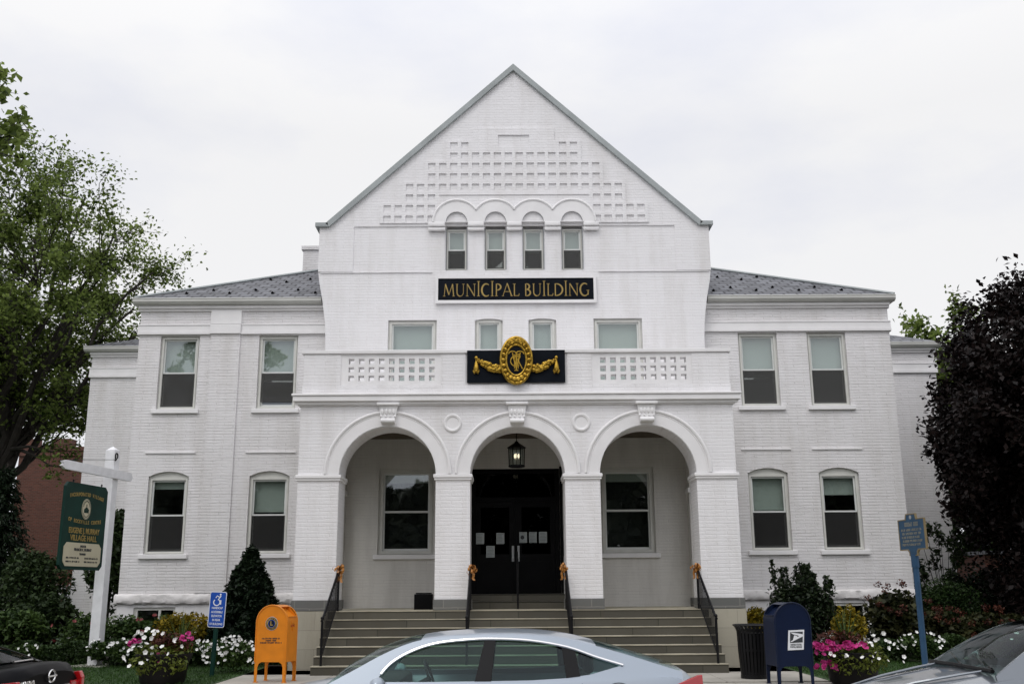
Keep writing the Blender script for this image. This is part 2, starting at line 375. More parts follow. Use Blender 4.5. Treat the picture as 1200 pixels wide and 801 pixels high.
w = bpy.data.worlds.new('World'); SC.world = w; w.use_nodes = True
nt = w.node_tree; L = nt.links.new; bg = nt.nodes['Background']
SUN_EL, SUN_AZ = 52., 205.          # behind the camera, a little to the left
sky = nd(nt, 'ShaderNodeTexSky'); sky.sky_type = 'NISHITA'; sky.sun_disc = False; sky.sun_elevation = R(SUN_EL); sky.sun_rotation = R(SUN_AZ)
sky.air_density = 1.2; sky.dust_density = 4
tc = nd(nt, 'ShaderNodeTexCoord'); sp = nd(nt, 'ShaderNodeSeparateXYZ'); L(tc.outputs['Generated'], sp.inputs[0])
mp = nd(nt, 'ShaderNodeMapping'); mp.inputs['Scale'].default_value = (1, 1, 2.2); L(tc.outputs['Generated'], mp.inputs[0])
n1 = nd(nt, 'ShaderNodeTexNoise'); n1.inputs['Scale'].default_value = 1.7; n1.inputs['Detail'].default_value = 7; n1.inputs['Roughness'].default_value = .55; L(mp.outputs[0], n1.inputs['Vector'])
r1 = nd(nt, 'ShaderNodeValToRGB'); e = r1.color_ramp.elements
e[0].position = .40; e[0].color = (7.75, 7.95, 8.85, 1); e[1].position = .60; e[1].color = (9.45, 9.4, 9.45, 1)
L(n1.outputs['Fac'], r1.inputs[0])
# an overcast sky is brightest overhead and towards the veiled sun
zr = nd(nt, 'ShaderNodeMapRange'); zr.inputs[1].default_value = .42; zr.inputs[2].default_value = 1.; zr.inputs[3].default_value = 1.; zr.inputs[4].default_value = 1.6; L(sp.outputs[2], zr.inputs[0])
yr = nd(nt, 'ShaderNodeMapRange'); yr.inputs[1].default_value = .2; yr.inputs[2].default_value = -.9; yr.inputs[3].default_value = 1.; yr.inputs[4].default_value = 1.3; L(sp.outputs[1], yr.inputs[0])
mu = nd(nt, 'ShaderNodeMath', operation='MULTIPLY'); L(zr.outputs[0], mu.inputs[0]); L(yr.outputs[0], mu.inputs[1])
vm = nd(nt, 'ShaderNodeVectorMath', operation='SCALE'); L(r1.outputs[0], vm.inputs[0]); L(mu.outputs[0], vm.inputs['Scale'])
mx = nd(nt, 'ShaderNodeMixRGB'); mx.inputs[0].default_value = .93; L(sky.outputs[0], mx.inputs[1]); L(vm.outputs[0], mx.inputs[2])
L(mx.outputs[0], bg.inputs[0]); bg.inputs[1].default_value = .1
sun = bpy.data.lights.new('sun', 'SUN'); sun.energy = .7; sun.angle = R(24); sun.color = (1, .97, .93)
suno = bpy.data.objects.new('sun', sun); COL.objects.link(suno)
az = R(SUN_AZ); d = Vector((math.sin(az)*math.cos(R(SUN_EL)), math.cos(az)*math.cos(R(SUN_EL)), math.sin(R(SUN_EL))))
suno.rotation_euler = d.to_track_quat('Z', 'Y').to_euler(); suno.location = (0, -20, 40)

# ================================================================== ground
ROAD, WALK, LAWN = -.08, .14, .2
def struct(o): o['kind'] = 'structure'; return o
struct(MB().grid([[(-900, -900, ROAD-.06), (900, -900, ROAD-.06)], [(-900, 2400, ROAD-.06), (900, 2400, ROAD-.06)]]).build('ground', 'soil'))
struct(MB().grid([[(-120, -14, ROAD), (120, -14, ROAD)], [(-120, 11.72, ROAD), (120, 11.72, ROAD)]]).build('road', 'asphalt'))
m = MB()
for i in range(-16, 17): m.box(i*3.05+.006, (i+1)*3.05-.006, 11.7, 11.86, -.3, WALK, .012)
struct(m.build('kerb', 'concrete'))
m = MB()
for i in range(-26, 27):
    for j in range(3): m.box(i*1.8+.006, (i+1)*1.8-.006, 11.87+j*2.1, 11.87+(j+1)*2.1-.012, -.2, WALK+j*.02, .006)
struct(m.build('sidewalk', 'concrete'))
m = MB()
for i in range(-3, 3): m.box(i*1.75+.006, (i+1)*1.75-.006, 18.17, 20.3, -.2, LAWN, .006)
struct(m.build('entrance_path', 'concrete'))
m = MB()
for sx in (-1, 1):
    m.grid([[(sx*5.28, 18.17, .19), (sx*60, 18.17, .19)], [(sx*5.28, 24.2, .2), (sx*60, 24.2, .2)], [(sx*5.28, 60, .2), (sx*60, 60, .2)]])
struct(m.build('lawn', 'lawn'))
m = MB()
for sx, a in ((-1, 22.6), (1, 22.4)): m.grid([[(sx*4.8, a, .205), (sx*16, a+.4, .205)], [(sx*4.8, 26.4, .215), (sx*16, 26.4, .215)]])
struct(m.build('planting_bed', 'soil'))
n = 60000
gx = rng.uniform(5.3, 14, n)*rng.choice([-1, 1], n); gy = rng.uniform(18.2, 24.3, n)
c = np.stack([gx, gy, np.full(n, .215)], 1); dr = np.tile([0., 0., 1.], (n, 1))+.25*rng.normal(size=(n, 3))
v = leaves_np(c, .075, .12, 0., dr)
tag(quads_obj('grass', v, 'l_grass'), 'short mown green grass growing on the front lawn', 'grass', kind='stuff')

# the wood across the street: seen only as what the windows mirror
n = 110000
xx = rng.uniform(-75, 75, n); hh_ = 12.6+1.2*np.sin(xx*.31)+.9*np.sin(xx*.83+1)-3.3*np.exp(-((xx+7.8)/3.6)**2)
tag(quads_obj('far_trees', leaves_np(np.stack([xx, rng.uniform(-30, -23, n), ROAD+hh_*rng.random(n)**.8], 1), np.where(rng.random(n) < .2, 1.2, .6), .7), 'l_far'), 'dark mass of trees across the street mirrored in the windows', 'trees', kind='stuff')
# ================================================================== the building
P0, B, W = 22.0, 25.6, 26.0
BL = thing('municipal_building', (0, 26, .2), 'white painted brick building with steep gable, arched porch and two wings', 'building')
def part(mb, name, mat, parent=None, **k): return mb.build(name, mat, parent or BL, **k)

GW = [-1.53, -.5, .5, 1.53]                 # four small arched windows
def arched(cx, hw, z0, zs, n=12): return [(cx-hw, z0), (cx+hw, z0)]+arc(cx, zs, hw, 0, 180, n)
def segmental(cx, hw, z0, zt, rise=.12):
    r = (hw*hw+rise*rise)/(2*rise); a = math.degrees(math.asin(hw/r))
    return [(cx-hw, z0), (cx+hw, z0)]+arc(cx, zt-r, r, 90-a, 90+a, 8)
gable = [(-4.9, .2), (4.9, .2), (4.9, 8.0), (4.93, 8.5), (5.02, 9.1), (5.12, 9.6), (5.16, 9.9), (5.16, 11.1), (4.93, 11.1), (0, 15.66), (-4.93, 11.1), (-5.16, 11.1), (-5.16, 9.9), (-5.12, 9.6), (-5.02, 9.1), (-4.93, 8.5), (-4.9, 8.0)]
holes = [arched(c, .27, 9.9, 11.15) for c in GW]
SECOND = [(-2.66, .63, 6.75, 8.56), (-.68, .36, 6.75, 8.59), (.71, .36, 6.75, 8.59), (2.67, .63, 6.75, 8.58)]
for i, (c, h, a, b) in enumerate(SECOND): holes.append(rect(c-h, c+h, a, b) if i in (0, 3) else segmental(c, h, a, b, .05))
PORCHW = [(-2.74, .69, 2.6, 4.71), (2.77, .67, 2.6, 4.71)]
for c, h, a, b in PORCHW: holes.append(rect(c-h, c+h, a, b))
holes.append(rect(-1.13, 1.08, 1.60, 4.69))
# the wall is brick outside above the porch roof and greyer inside the porch
low = [(-4.9, .2), (4.9, .2), (4.9, 5.7), (-4.9, 5.7)]
up = [(-4.9, 5.7), (4.9, 5.7)]+gable[2:]
part(MB().slab(up, holes[:8], B, B+.45), 'gable_wall', 'brick')
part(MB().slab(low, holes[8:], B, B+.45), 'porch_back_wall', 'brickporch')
# proud upper field of the gable
fld = [(-5.16, 9.88), (-4.25, 9.88), (-4.25, 11.12), (4.25, 11.12), (4.25, 9.88), (5.16, 9.88), (5.16, 11.1), (4.93, 11.1), (0, 15.66), (-4.93, 11.1), (-5.16, 11.1)]
part(MB().slab(fld, [], B-.03, B-.002), 'gable_field', 'brick')
# stepped panel of small square recesses
st = [(2.12, 11.2), (3.57, 11.2), (3.57, 11.77), (2.98, 11.77), (2.98, 12.37), (2.40, 12.37), (2.40, 12.97), (1.82, 12.97), (1.82, 13.57), (1.10, 13.57), (1.10, 13.93)]
outer = [(x, z) for x, z in st]+[(-x, z) for x, z in reversed(st)]
hh = []
pit = .294
def cells(n, ztop, keep):
    for i in range(n):
        x = (i-(n-1)/2)*pit
        if keep(abs(x)): hh.append(rect(x-.098, x+.098, ztop-.20, ztop))
cells(24, 11.41, lambda a: a > 2.1); cells(24, 11.71, lambda a: a > 2.1)
cells(20, 12.01, lambda a: a > 2.05); cells(20, 12.31, lambda a: True)
cells(16, 12.61, lambda a: True); cells(16, 12.91, lambda a: True); cells(12, 13.21, lambda a: True)
cells(12, 13.51, lambda a: a > 1.15)
hh.append(rect(-.42, .42, 13.38, 13.72))
part(MB().slab(outer, hh, B-.068, B-.031), 'recessed_panel', 'brick')
part(MB().slab(rect(-2.0, 2.0, 11.985, 12.02), [], B-.092, B-.069), 'string_course', 'brick')
# hood of four lobes over the small windows
o = []
for i, c in enumerate(reversed(GW)):
    a0 = 0 if i == 0 else 33.8; a1 = 180 if i == 3 else 146.2
    o += arc(c, 11.2, .62, a0, a1, 14)
part(MB().slab(o, [[(c-.3, 11.2)]+[(c+.3, 11.2)]+arc(c, 11.2, .3, 8, 172, 10) if False else arc(c, 11.21, .285, 0, 180, 12) for c in GW], B-.14, B-.069), 'window_hood', 'trim')
part(MB().tube([(x, B-.145, z) for x, z in o], .032, 6), 'hood_moulding', 'trim', smooth=True)
m = MB()
for a, b in ((-2.28, -1.83), (-1.23, -.8), (-.2, .2), (.8, 1.23), (1.83, 2.24)):
    m.box(a, b, B-.17, B-.03, 11.08, 11.2, .03); m.box(a, b, B-.13, B-.03, 10.98, 11.07, .02)
part(m, 'impost_band', 'trim')
m = MB()
for c in GW:
    m.slab([(c-.27, 11.06), (c+.27, 11.06)]+arc(c, 11.15, .268, 0, 180, 12), [], B+.15, B+.2)
part(m, 'tympanum', 'trim')
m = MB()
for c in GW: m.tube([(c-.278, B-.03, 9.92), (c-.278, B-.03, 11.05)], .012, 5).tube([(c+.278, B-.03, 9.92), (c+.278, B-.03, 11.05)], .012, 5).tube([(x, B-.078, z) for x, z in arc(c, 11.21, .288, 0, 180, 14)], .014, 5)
part(m, 'window_shadow_line', 'greypaint')  # thin grey tubes paint in the shadow gap around the small arched windows
m = MB(); m.box(-5.1, -2.16, B-.028, B-.004, 9.84, 9.87); m.box(2.2, 5.1, B-.028, B-.004, 9.84, 9.87)
part(m, 'belt_course', 'brick')
# copings
m = MB()
for s in (-1, 1):
    a = Vector((s*4.95, 0, 11.14)); b = Vector((0, 0, 15.72)); n_ = Vector((-(b-a).z, 0, (b-a).x)).normalized()
    if n_.z < 0: n_ = -n_
    pts = [a-n_*.06+Vector((0, 0, 0)), b-Vector((0, 0, .085)), b+Vector((0, 0, .10)), a+n_*.075]
    m.slab([(p.x, p.z) for p in pts], [], B-.12, B+.6)
    m.box(min(s*4.92, s*5.27), max(s*4.92, s*5.27), B-.12, B+.6, 11.1, 11.22, .015)
part(m, 'gable_coping', 'coping')
# main block behind, and its roof
m = MB()
for s in (-1, 1): m.box(min(s*4.55, s*4.88), max(s*4.55, s*4.88), B+.46, 40, .2, 11.1)
m.box(-4.5, 4.5, 39.7, 40, .2, 11.1)
part(m, 'side_wall', 'brickwing')
MR = part(MB().add([(-5.1, B+.5, 10.95), (0, B+.5, 15.5), (0, 40.2, 15.5), (-5.1, 40.2, 10.95), (5.1, B+.5, 10.95), (5.1, 40.2, 10.95), (-5.1, B+.5, 10.8), (0, B+.5, 15.3), (5.1, B+.5, 10.8), (-5.1, 40.2, 10.8), (0, 40.2, 15.3), (5.1, 40.2, 10.8)],
    [(0, 1, 2, 3), (1, 4, 5, 2), (6, 9, 10, 7), (7, 10, 11, 8), (0, 6, 7, 1), (1, 7, 8, 4)]), 'main_roof', 'slate')
m = MB(); m.box(-6.5, -5.25, 30, 30.9, 9.5, 12.0); m.box(-6.55, -5.2, 29.95, 30.95, 12.0, 12.12)
CH = part(m, 'chimney', 'brickwing', MR)
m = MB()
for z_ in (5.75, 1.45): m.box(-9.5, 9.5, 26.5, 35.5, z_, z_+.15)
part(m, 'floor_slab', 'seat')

# ---- wings
def sgn(s, a, b): return (a, b) if s > 0 else (-b, -a)
UPW = {-1: [(-8.78, .51), (-6.2, .51)], 1: [(6.37, .51), (8.18, .51)]}
LOW = {-1: [(-8.82, .51), (-6.26, .51)], 1: [(6.41, .51), (8.22, .51)]}
BASEW = {-1: (-9.45, -8.42), 1: (7.55, 8.62)}
for s in (-1, 1):
    hs = [rect(c-h, c+h, 6.32, 8.27) for c, h in UPW[s]]+[segmental(c, h, 2.66, 4.72, .13) for c, h in LOW[s]]
    a, b = sgn(s, 4.75, 9.86)
    ba, bb = BASEW[s]
    part(MB().slab(rect(a, b, 1.55, 9.06), hs, W, W+.3), 'wing_wall', 'brickwing')
    part(MB().slab(rect(a, b, .15, 1.55), [rect(ba, bb, .82, 1.38)], W+.0, W+.3), 'base_wall', 'trim')
    x0, x1 = (b-.3, b) if s > 0 else (a, a+.3)
    part(MB().box(x0, x1, W+.301, 36, .15, 9.06).box(a, b, 36.001, 36.3, .15, 9.06), 'side_wall', 'brickwing')
    # rough stone water table
    m = MB(); xa, xb = sgn(s, 4.9, 9.93); k = 7; wd = (xb-xa)/k
    nx = 70; rws = []
    for py_, pz in ((0, 1.455), (-.06, 1.46), (-.085, 1.50), (-.09, 1.56), (-.085, 1.62), (-.07, 1.675), (-.045, 1.695), (0, 1.70)):
        rws.append([(xa+(xb-xa)*i/nx, W+py_+(rng.normal()*.011-(.0 if (i % 14) else -.02) if py_ < -.01 else 0), pz+rng.normal()*.004) for i in range(nx+1)])
    m.grid(rws)
    xs = (9.862, 9.94) if s > 0 else (-9.94, -9.862)
    m.box(xs[0], xs[1], W-.085, 36, 1.46, 1.69, .03)
    part(m, 'water_table', 'roughstone', smooth=True)
    # frieze
    e0, e1 = sgn(s, 4.92, 9.9)
    m = MB()
    m.box(e0, e1, W-.07, W-.001, 8.30, 8.37); m.box(e0, e1, W-.045, W-.001, 8.372, 8.54); m.box(e0, e1, W-.06, W-.001, 8.542, 8.575); m.box(e0, e1, W-.06, W-.001, 8.93, 9.06)
    m.box(e0, e1, W-.12, W-.061, 8.99, 9.06)
    if s < 0: m.box(-7.99, -7.19, W-.085, W-.061, 8.576, 8.929); m.box(-7.99, -7.19, W-.11, W-.071, 8.31, 8.56)
    if s < 0: m.box(-7.99, -7.19, W-.06, W-.001, 8.577, 8.928)
    xo = (9.861, 9.92) if s > 0 else (-9.92, -9.861)
    m.box(xo[0], xo[1], W+.01, 36, 8.30, 8.54); m.box(xo[0], xo[1], W+.01, 36, 8.93, 9.06)
    part(m, 'frieze', 'trim')
    if s < 0: part(MB().box(-7.97, -7.2, W-.05, W-.001, 1.71, 8.299), 'pilaster', 'brickwing')
    m = MB()
    for c, h in LOW[s]: m.box(c-.64, c+.64, W-.032, W-.001, 5.18, 5.212)
    part(m, 'string_course', 'trim')
    # gutter, half round with a rolled lip
    prof = [(.0, .0), (-.16, .0), (-.175, -.02), (-.16, -.04), (-.165, -.09), (-.13, -.14), (-.06, -.165), (0, -.165)]
    xg0, xg1 = sgn(s, 5.08, 10.02)
    rows = [[(x, W-.1+p[0], 9.235+p[1]) for p in prof] for x in (xg0, xg1)]
    m = MB().grid(rows); n8 = len(prof)
    for r_ in rows: m.add(r_, [tuple(range(n8))])
    xe = 10.02 if s > 0 else -10.02; sx = 1 if s > 0 else -1
    m.box(min(xe, xe-sx*.16), max(xe, xe-sx*.16), W-.099, 36.2, 9.08, 9.235)
    part(m, 'gutter', 'gutter')
    # hipped slate roof
    X0, X1 = s*4.89, s*10.0; y0 = W-.22; ze = 9.24; t = .5; ridge_y = 31.2; rise = (ridge_y-y0)*t
    hipx = s*(10.0-(ridge_y-y0))
    vs = [(X0, y0, ze), (X1, y0, ze), (hipx, ridge_y, ze+rise), (X0, ridge_y, ze+rise), (X1, 36.6, ze), (X0, 36.6, ze)]
    rf = MB().add(vs, [(0, 1, 2, 3), (1, 4, 2), (3, 2, 4, 5), (0, 5, 4, 1)])
    RF = part(rf, 'wing_roof', 'slate')
    hp = [Vector(vs[1])+Vector((0, 0, .015)), Vector(vs[2])+Vector((0, 0, .03))]
    part(MB().tube(hp, .045, 6), 'hip_cap', 'coping', RF)
    # snow guards in two staggered rows
    for row, (dy, zz) in enumerate(((.55, 0), (.95, 0), (2.15, 0), (2.55, 0))):
        for i in range(6):
            x = s*(5.35+i*1.15+(.55 if row % 2 else 0)); 
            if abs(x) > 10.0-dy-.25: continue
            z = ze+dy*t
            g = MB(Matrix.Translation((x, y0+dy, z)) @ Matrix.Rotation(math.atan(t), 4, 'X'))
            g.box(-.02, .02, -.03, .12, .004, .012).slab([(-.036, .0), (.036, .0), (.036, .04), (0, .07), (-.036, .04)], [], -.035, -.022)
            part(g, 'snow_guard', 'black', RF)
    # set-back block beyond the wing
    D, XB = 31.3, 13.25; a, b = sgn(s, 9.86, XB); z1 = 9.06
    m = MB().box(a, b, D, D+.3, .15, z1)
    xx = (b-.3, b) if s > 0 else (a, a+.3)
    m.box(xx[0], xx[1], D+.301, 40, .15, z1)
    part(m, 'annex_wall', 'brickwing')
    e0, e1 = sgn(s, 9.87, XB+.04)
    m = MB(); m.box(e0, e1, D-.07, D-.001, 8.28, 8.36); m.box(e0, e1, D-.045, D-.001, 8.362, 8.56); m.box(e0, e1, D-.06, D-.001, 8.562, 8.595); m.box(e0, e1, D-.06, D-.001, 8.93, z1); m.box(e0, e1, D-.12, D-.061, 9.0, z1)
    part(m, 'annex_frieze', 'trim')
    xg0, xg1 = sgn(s, 9.87, XB+.2)
    rows = [[(x, D-.1+p[0], 9.235+p[1]) for p in prof] for x in (xg0, xg1)]
    m = MB().grid(rows)
    for r_ in rows: m.add(r_, [tuple(range(n8))])
    xe = s*(XB+.2); m.box(min(xe, xe-sx*.16), max(xe, xe-sx*.16), D-.099, 40, 9.08, 9.235)
    part(m, 'annex_gutter', 'gutter')
    y0 = D-.22; X1 = s*(XB+.18); X0 = s*9.4; rx = s*(XB+.18-3.2)
    part(MB().add([(X0, y0, ze), (X1, y0, ze), (rx, y0+3.2, ze+1.4), (X0, y0+3.2, ze+1.4), (X1, 40, ze), (X0, 40, ze), (rx, 37, ze+1.4), (X0, 37, ze+1.4)], [(0, 1, 2, 3), (1, 4, 6, 2), (2, 6, 7, 3), (6, 4, 5, 7)]), 'annex_roof', 'slate')

# ---- windows
def window(c, hw, z0, z1, y, head='rect', blind=1., rail=.5, sill=True, cas=.085, screen=True, both=False, gapped=0.):
    """double-hung window in its hole: casing (the part), two sashes, panes, blind, screen and sill as sub-parts"""
    yf = y+.075
    inner = rect(c-hw+cas, c+hw-cas, z0+cas*.8, z1-cas-(.13 if head == 'seg' else 0.))
    out = rect(c-hw+.002, c+hw-.002, z0+.002, z1-.002) if head == 'rect' else segmental(c, hw-.002, z0+.002, z1-.002, .13 if head == 'seg' else .05)
    f = MB().slab(out, [inner], yf, yf+.14)
    f.slab(rect(c-hw+cas*.45, c+hw-cas*.45, z0+.02, z1-cas*.45-(.13 if head == 'seg' else 0)), [inner], yf-.022, yf-.001)
    win = part(f, 'window', 'frame')
    x0, x1, a, b = inner[0][0], inner[1][0], inner[0][1], inner[2][1]
    zm = a+(b-a)*rail; sw = .042
    part(MB().slab(rect(x0+.001, x1-.001, zm-.02, b-.001), [rect(x0+sw, x1-sw, zm+.025, b-sw)], yf+.03, yf+.065), 'upper_sash', 'sash', win)
    part(MB().slab(rect(x0+.001, x1-.001, a+.001, zm+.018), [rect(x0+sw, x1-sw, a+.06, zm-.025)], yf+.07, yf+.105), 'lower_sash', 'sash', win)
    part(MB().box(x0+sw-.005, x1-sw+.005, yf+.045, yf+.050, zm+.02, b-sw+.005), 'upper_pane', 'glass', win)
    part(MB().box(x0+sw-.005, x1-sw+.005, yf+.085, yf+.090, a+.055, zm-.02), 'lower_pane', 'glass', win)
    if blind > 0:
        bz = b-(b-a)*(blind if blind in (1., .12) else blind+rng.uniform(-.05, .0))
        part(MB().box(x0+.01, x1-.01, yf+.17, yf+.176, max(bz, a), b), 'blind', 'blind', win)
    if screen: part(MB().box(x0+.004, x1-.004, yf+.022, yf+.025, a+.005+gapped, zm-.012), 'insect_screen', 'screen' if head != 'seg' else 'screen2', win)
    if sill: part(MB().box(c-hw-.1, c+hw+.1, y-.075, y+.07, z0-.115, z0-.003, .012), 'sill', 'trim', win)
    return win
for s in (-1, 1):
    for i, (c, h) in enumerate(UPW[s]): window(c, h, 6.32, 8.27, W, blind=.5, gapped=.12 if (s < 0 and i == 1) else 0)
    for i, (c, h) in enumerate(LOW[s]): window(c, h, 2.66, 4.72, W, head='seg', blind={(-1, 0): .12, (-1, 1): .5, (1, 0): .5, (1, 1): .3}[(s, i)], screen=True)
for i, (c, h, a, b) in enumerate(SECOND): window(c, h, a, b, B, head='rect' if i in (0, 3) else 'flat', blind=1., screen=False, rail=.3, sill=False, cas=.09 if i in (0, 3) else .1)
for c in GW: window(c, .268, 9.92, 11.06, B-.0, blind=.55, sill=False, cas=.045)
for c, h, a, b in PORCHW: window(c, h, a, b, B, blind=.12, screen=False, cas=.11)
# sills of the small arched windows are one course
for s in (-1, 1):
    ba, bb = BASEW[s]; mid = (ba+bb)/2+.12
    wn = part(MB().slab(rect(ba+.002, bb-.002, .822, 1.378), [rect(ba+.09, mid-.03, .9, 1.31), rect(mid+.03, bb-.06, .9, 1.31)], W+.04, W+.12), 'basement_window', 'frame')
    part(MB().box(ba+.08, bb-.05, W+.08, W+.086, .89, 1.32), 'pane', 'glass', wn)

# ---- porch
def notch(c, r, zs=4.15): return [(c-r, 1.55), (c-r, zs)]+arc(c, zs, r, 180, 0, 28)[1:-1]+[(c+r, zs), (c+r, 1.55)]
ARCH = [(-2.795, 1.04), (.005, 1.02), (2.82, 1.04)]
o = [(-4.72, 1.55)]
for c, r in ARCH: o += notch(c, r)
o += [(4.72, 1.55), (4.72, 5.72), (-4.72, 5.72)]
part(MB().slab(o, [], P0, P0+.85), 'arcade_wall', 'brick')
for c, r in ARCH:
    ring = arc(c, 4.165, r+.285, 0, 180, 28)+arc(c, 4.165, r+.002, 180, 0, 28)
    ah = part(MB().slab(ring, [], P0-.035, P0-.001), 'archivolt', 'trim')
    part(MB().tube([(x, P0-.035, z) for x, z in arc(c, 4.17, r+.305, 0, 180, 28)], .038, 8).tube([(x, P0-.03, z) for x, z in arc(c, 4.17, r+.245, 0, 180, 28)], .014, 6), 'arch_moulding', 'trim', ah, smooth=True)
    # scrolled keystone
    zt = 4.165+r
    k = MB().slab([(c-.145, zt+.05), (c+.145, zt+.05), (c+.20, 5.64), (c-.20, 5.64)], [], P0-.13, P0-.036)
    k.box(c-.24, c+.24, P0-.2, P0-.05, 5.645, 5.70, .012).tube([(c-.15, P0-.15, zt+.1), (c+.15, P0-.15, zt+.1)], .055, 10)
    for q in (-.12, -.04, .04, .12): k.ball((c+q, P0-.135, zt+.30), (.035, .03, .07), 8, 5); k.ball((c+q*1.25, P0-.135, zt+.20), (.03, .03, .03), 8, 5)
    part(k, 'keystone', 'trim', smooth=True)
for x in (-1.4, 1.4):
    part(MB().lathe([(.0, .012), (.13, .012), (.14, .03), (.175, .04), (.20, .025), (.205, 0)], (x, P0-.001, 5.27), 28, axis='y'), 'roundel', 'trim', smooth=True)
PIERS = [(-4.72, -3.835), (-1.755, -1.015), (1.025, 1.78), (3.86, 4.72)]
for a, b in PIERS:
    part(MB().box(a-.05, b+.05, P0-.06, P0+.90, 4.085, 4.16, .012).box(a-.03, b+.03, P0-.035, P0+.88, 4.04, 4.084), 'impost', 'trim')
    part(MB().box(a-.025, b+.025, P0-.03, P0+.88, 1.335, 1.549, .008), 'pier_base', 'pierstone')
part(MB().box(-4.78, 4.78, P0-.05, P0-.001, 5.66, 5.72).box(-4.83, 4.83, P0-.09, P0-.052, 5.685, 5.74).box(-4.87, 4.87, P0-.16, B, 5.742, 5.86, .012).box(-4.90, 4.90, P0-.19, B, 5.862, 5.91, .012), 'cornice', 'trim')
# balustrade with square holes
hs = []
for cx in (-2.755, 2.80):
    for i in range(9):
        for j in range(3):
            x = cx+(i-4)*.222; z = 6.275+j*.19; hs.append(rect(x-.062, x+.062, z-.062, z+.062))
part(MB().slab(rect(-4.69, 4.69, 5.912, 6.82), hs, P0, P0+.25), 'balustrade', 'trim')
m = MB()
for s in (-1, 1):
    m.box(min(s*4.69, s*4.55), max(s*4.69, s*4.55), P0+.251, B, 5.912, 6.82)
    m.box(min(s*3.87, s*4.685), max(s*3.87, s*4.685), P0-.02, P0-.001, 6.12, 6.815)
    m.box(min(s*1.66, s*1.12), max(s*1.66, s*1.12), P0-.02, P0-.001, 6.12, 6.815)
m.box(-4.70, 4.70, P0-.025, P0-.001, 5.913, 6.118)
part(m, 'parapet', 'brick')
part(MB().box(-4.74, 4.74, P0-.055, P0+.29, 6.822, 6.905, .012).box(-4.74, -4.5, P0+.291, B-.002, 6.822, 6.905).box(4.5, 4.74, P0+.291, B-.002, 6.822, 6.905), 'parapet_coping', 'trim')
part(MB().box(-4.6, 4.6, P0+.852, B-.002, 5.45, 5.62), 'porch_ceiling', 'ceilwood')
for s in (-1, 1):       # side arch of the porch and its responding pilaster
    yc, r_ = (P0+.85+B-.42)/2, (B-.42-P0-.85)/2
    o = [(P0+.852, 1.336), (P0+.852, 5.44)]+[(B-.42, 5.44), (B-.42, 1.336)][0:1]+[(B-.42, 4.15)]+[(yc+r_*math.cos(R(t)), 4.15+1.1*math.sin(R(t))) for t in range(10, 175, 10)]+[(P0+.86, 4.15)]
    o = [(P0+.852, 4.1), (P0+.852, 5.44), (B-.42, 5.44), (B-.42, 4.1)]+[(yc+r_*.99*math.cos(R(t)), 4.1+1.1*math.sin(R(t))) for t in range(5, 176, 10)]
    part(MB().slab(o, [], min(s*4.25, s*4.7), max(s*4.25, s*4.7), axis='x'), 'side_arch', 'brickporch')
    a, b = sgn(s, 4.24, 4.72)
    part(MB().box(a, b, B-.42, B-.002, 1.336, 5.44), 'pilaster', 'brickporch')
    part(MB().box(a-.04, b+.04, B-.46, B-.003, 4.03, 4.15, .012), 'impost', 'trim')
    part(MB().box(a-.02, b+.02, B-.44, B-.003, 1.337, 1.53, .008), 'pier_base', 'pierstone')
for s in (-1, 1):
    a, b = sgn(s, 3.94, 4.76); part(MB().box(a, b, P0-.03, B, .15, 1.328, .008), 'porch_plinth', 'plinth')
# ---- steps
m = MB(); t_ = MB(); RI = .1614
for k in range(7):
    y0 = 20.0+.29*k; z1 = .2+RI*(k+1); y1 = B if k == 6 else 22.2
    m.box(-3.92, 3.92, y0, (y0+.29) if k < 6 else B, .15, z1-.015)
    t_.box(-3.93, 3.93, y0-.014, (y0+.276) if k < 6 else B-.002, z1-.014, z1)
LAND = .2+RI*7
part(m, 'front_steps', 'stone'); part(t_, 'step_treads', 'tread')
m = MB()
for k in range(2):
    m.box(-1.06, 1.06, 23.2+.34*k, 24.6, LAND+.002+.158*k, LAND+.158*(k+1)-.013, .004); m.box(-1.07, 1.07, 23.185+.34*k, (23.524 if k == 0 else B-.002), LAND+.158*(k+1)-.012, LAND+.158*(k+1), .004)
part(m, 'door_steps', 'stone')
# ---- black double door with glass
DZ = LAND+.318
fr = MB().slab(rect(-1.128, 1.078, DZ, 4.688), [rect(-1.02, -.045, DZ+.02, 3.88), rect(-.005, .97, DZ+.02, 3.88), rect(-1.02, .97, 3.98, 4.58)], B+.02, B+.16)
fr.box(-1.2, -1.131, B-.03, B-.002, DZ, 4.74).box(1.081, 1.15, B-.03, B-.002, DZ, 4.74)
DF = part(fr, 'door_frame', 'black')
part(MB().box(-1.03, .98, B+.08, B+.09, 3.97, 4.59), 'transom_pane', 'doorglass', DF)
for s, (a, b) in ((-1, (-1.018, -.047)), (1, (-.003, .968))):
    d_ = MB().slab(rect(a, b, DZ+.022, 3.878), [rect(a+.13, b-.13, DZ+.95, 3.74)], B+.06, B+.11)
    d_.slab(rect(a+.14, b-.14, DZ+.2, DZ+.82), [rect(a+.19, b-.19, DZ+.25, DZ+.77)], B+.048, B+.059)
    dr_ = part(d_, 'door', 'black')
    part(MB().box(a+.125, b-.125, B+.085, B+.093, DZ+.945, 3.745), 'door_pane', 'doorglass', dr_)
    hx = -.09 if s < 0 else .045
    part(MB().box(hx-.028, hx+.028, B+.035, B+.047, 2.42, 2.80, .006).tube([(hx, B+.047, 2.76), (hx, B-.01, 2.74), (hx, B-.01, 2.48), (hx, B+.047, 2.46)], .014, 8), 'door_handle', 'steel', dr_)
part(MB().box(-4.5, 4.5, B+.5, B+.52, DZ, 5.6), 'hall_wall', 'seat')
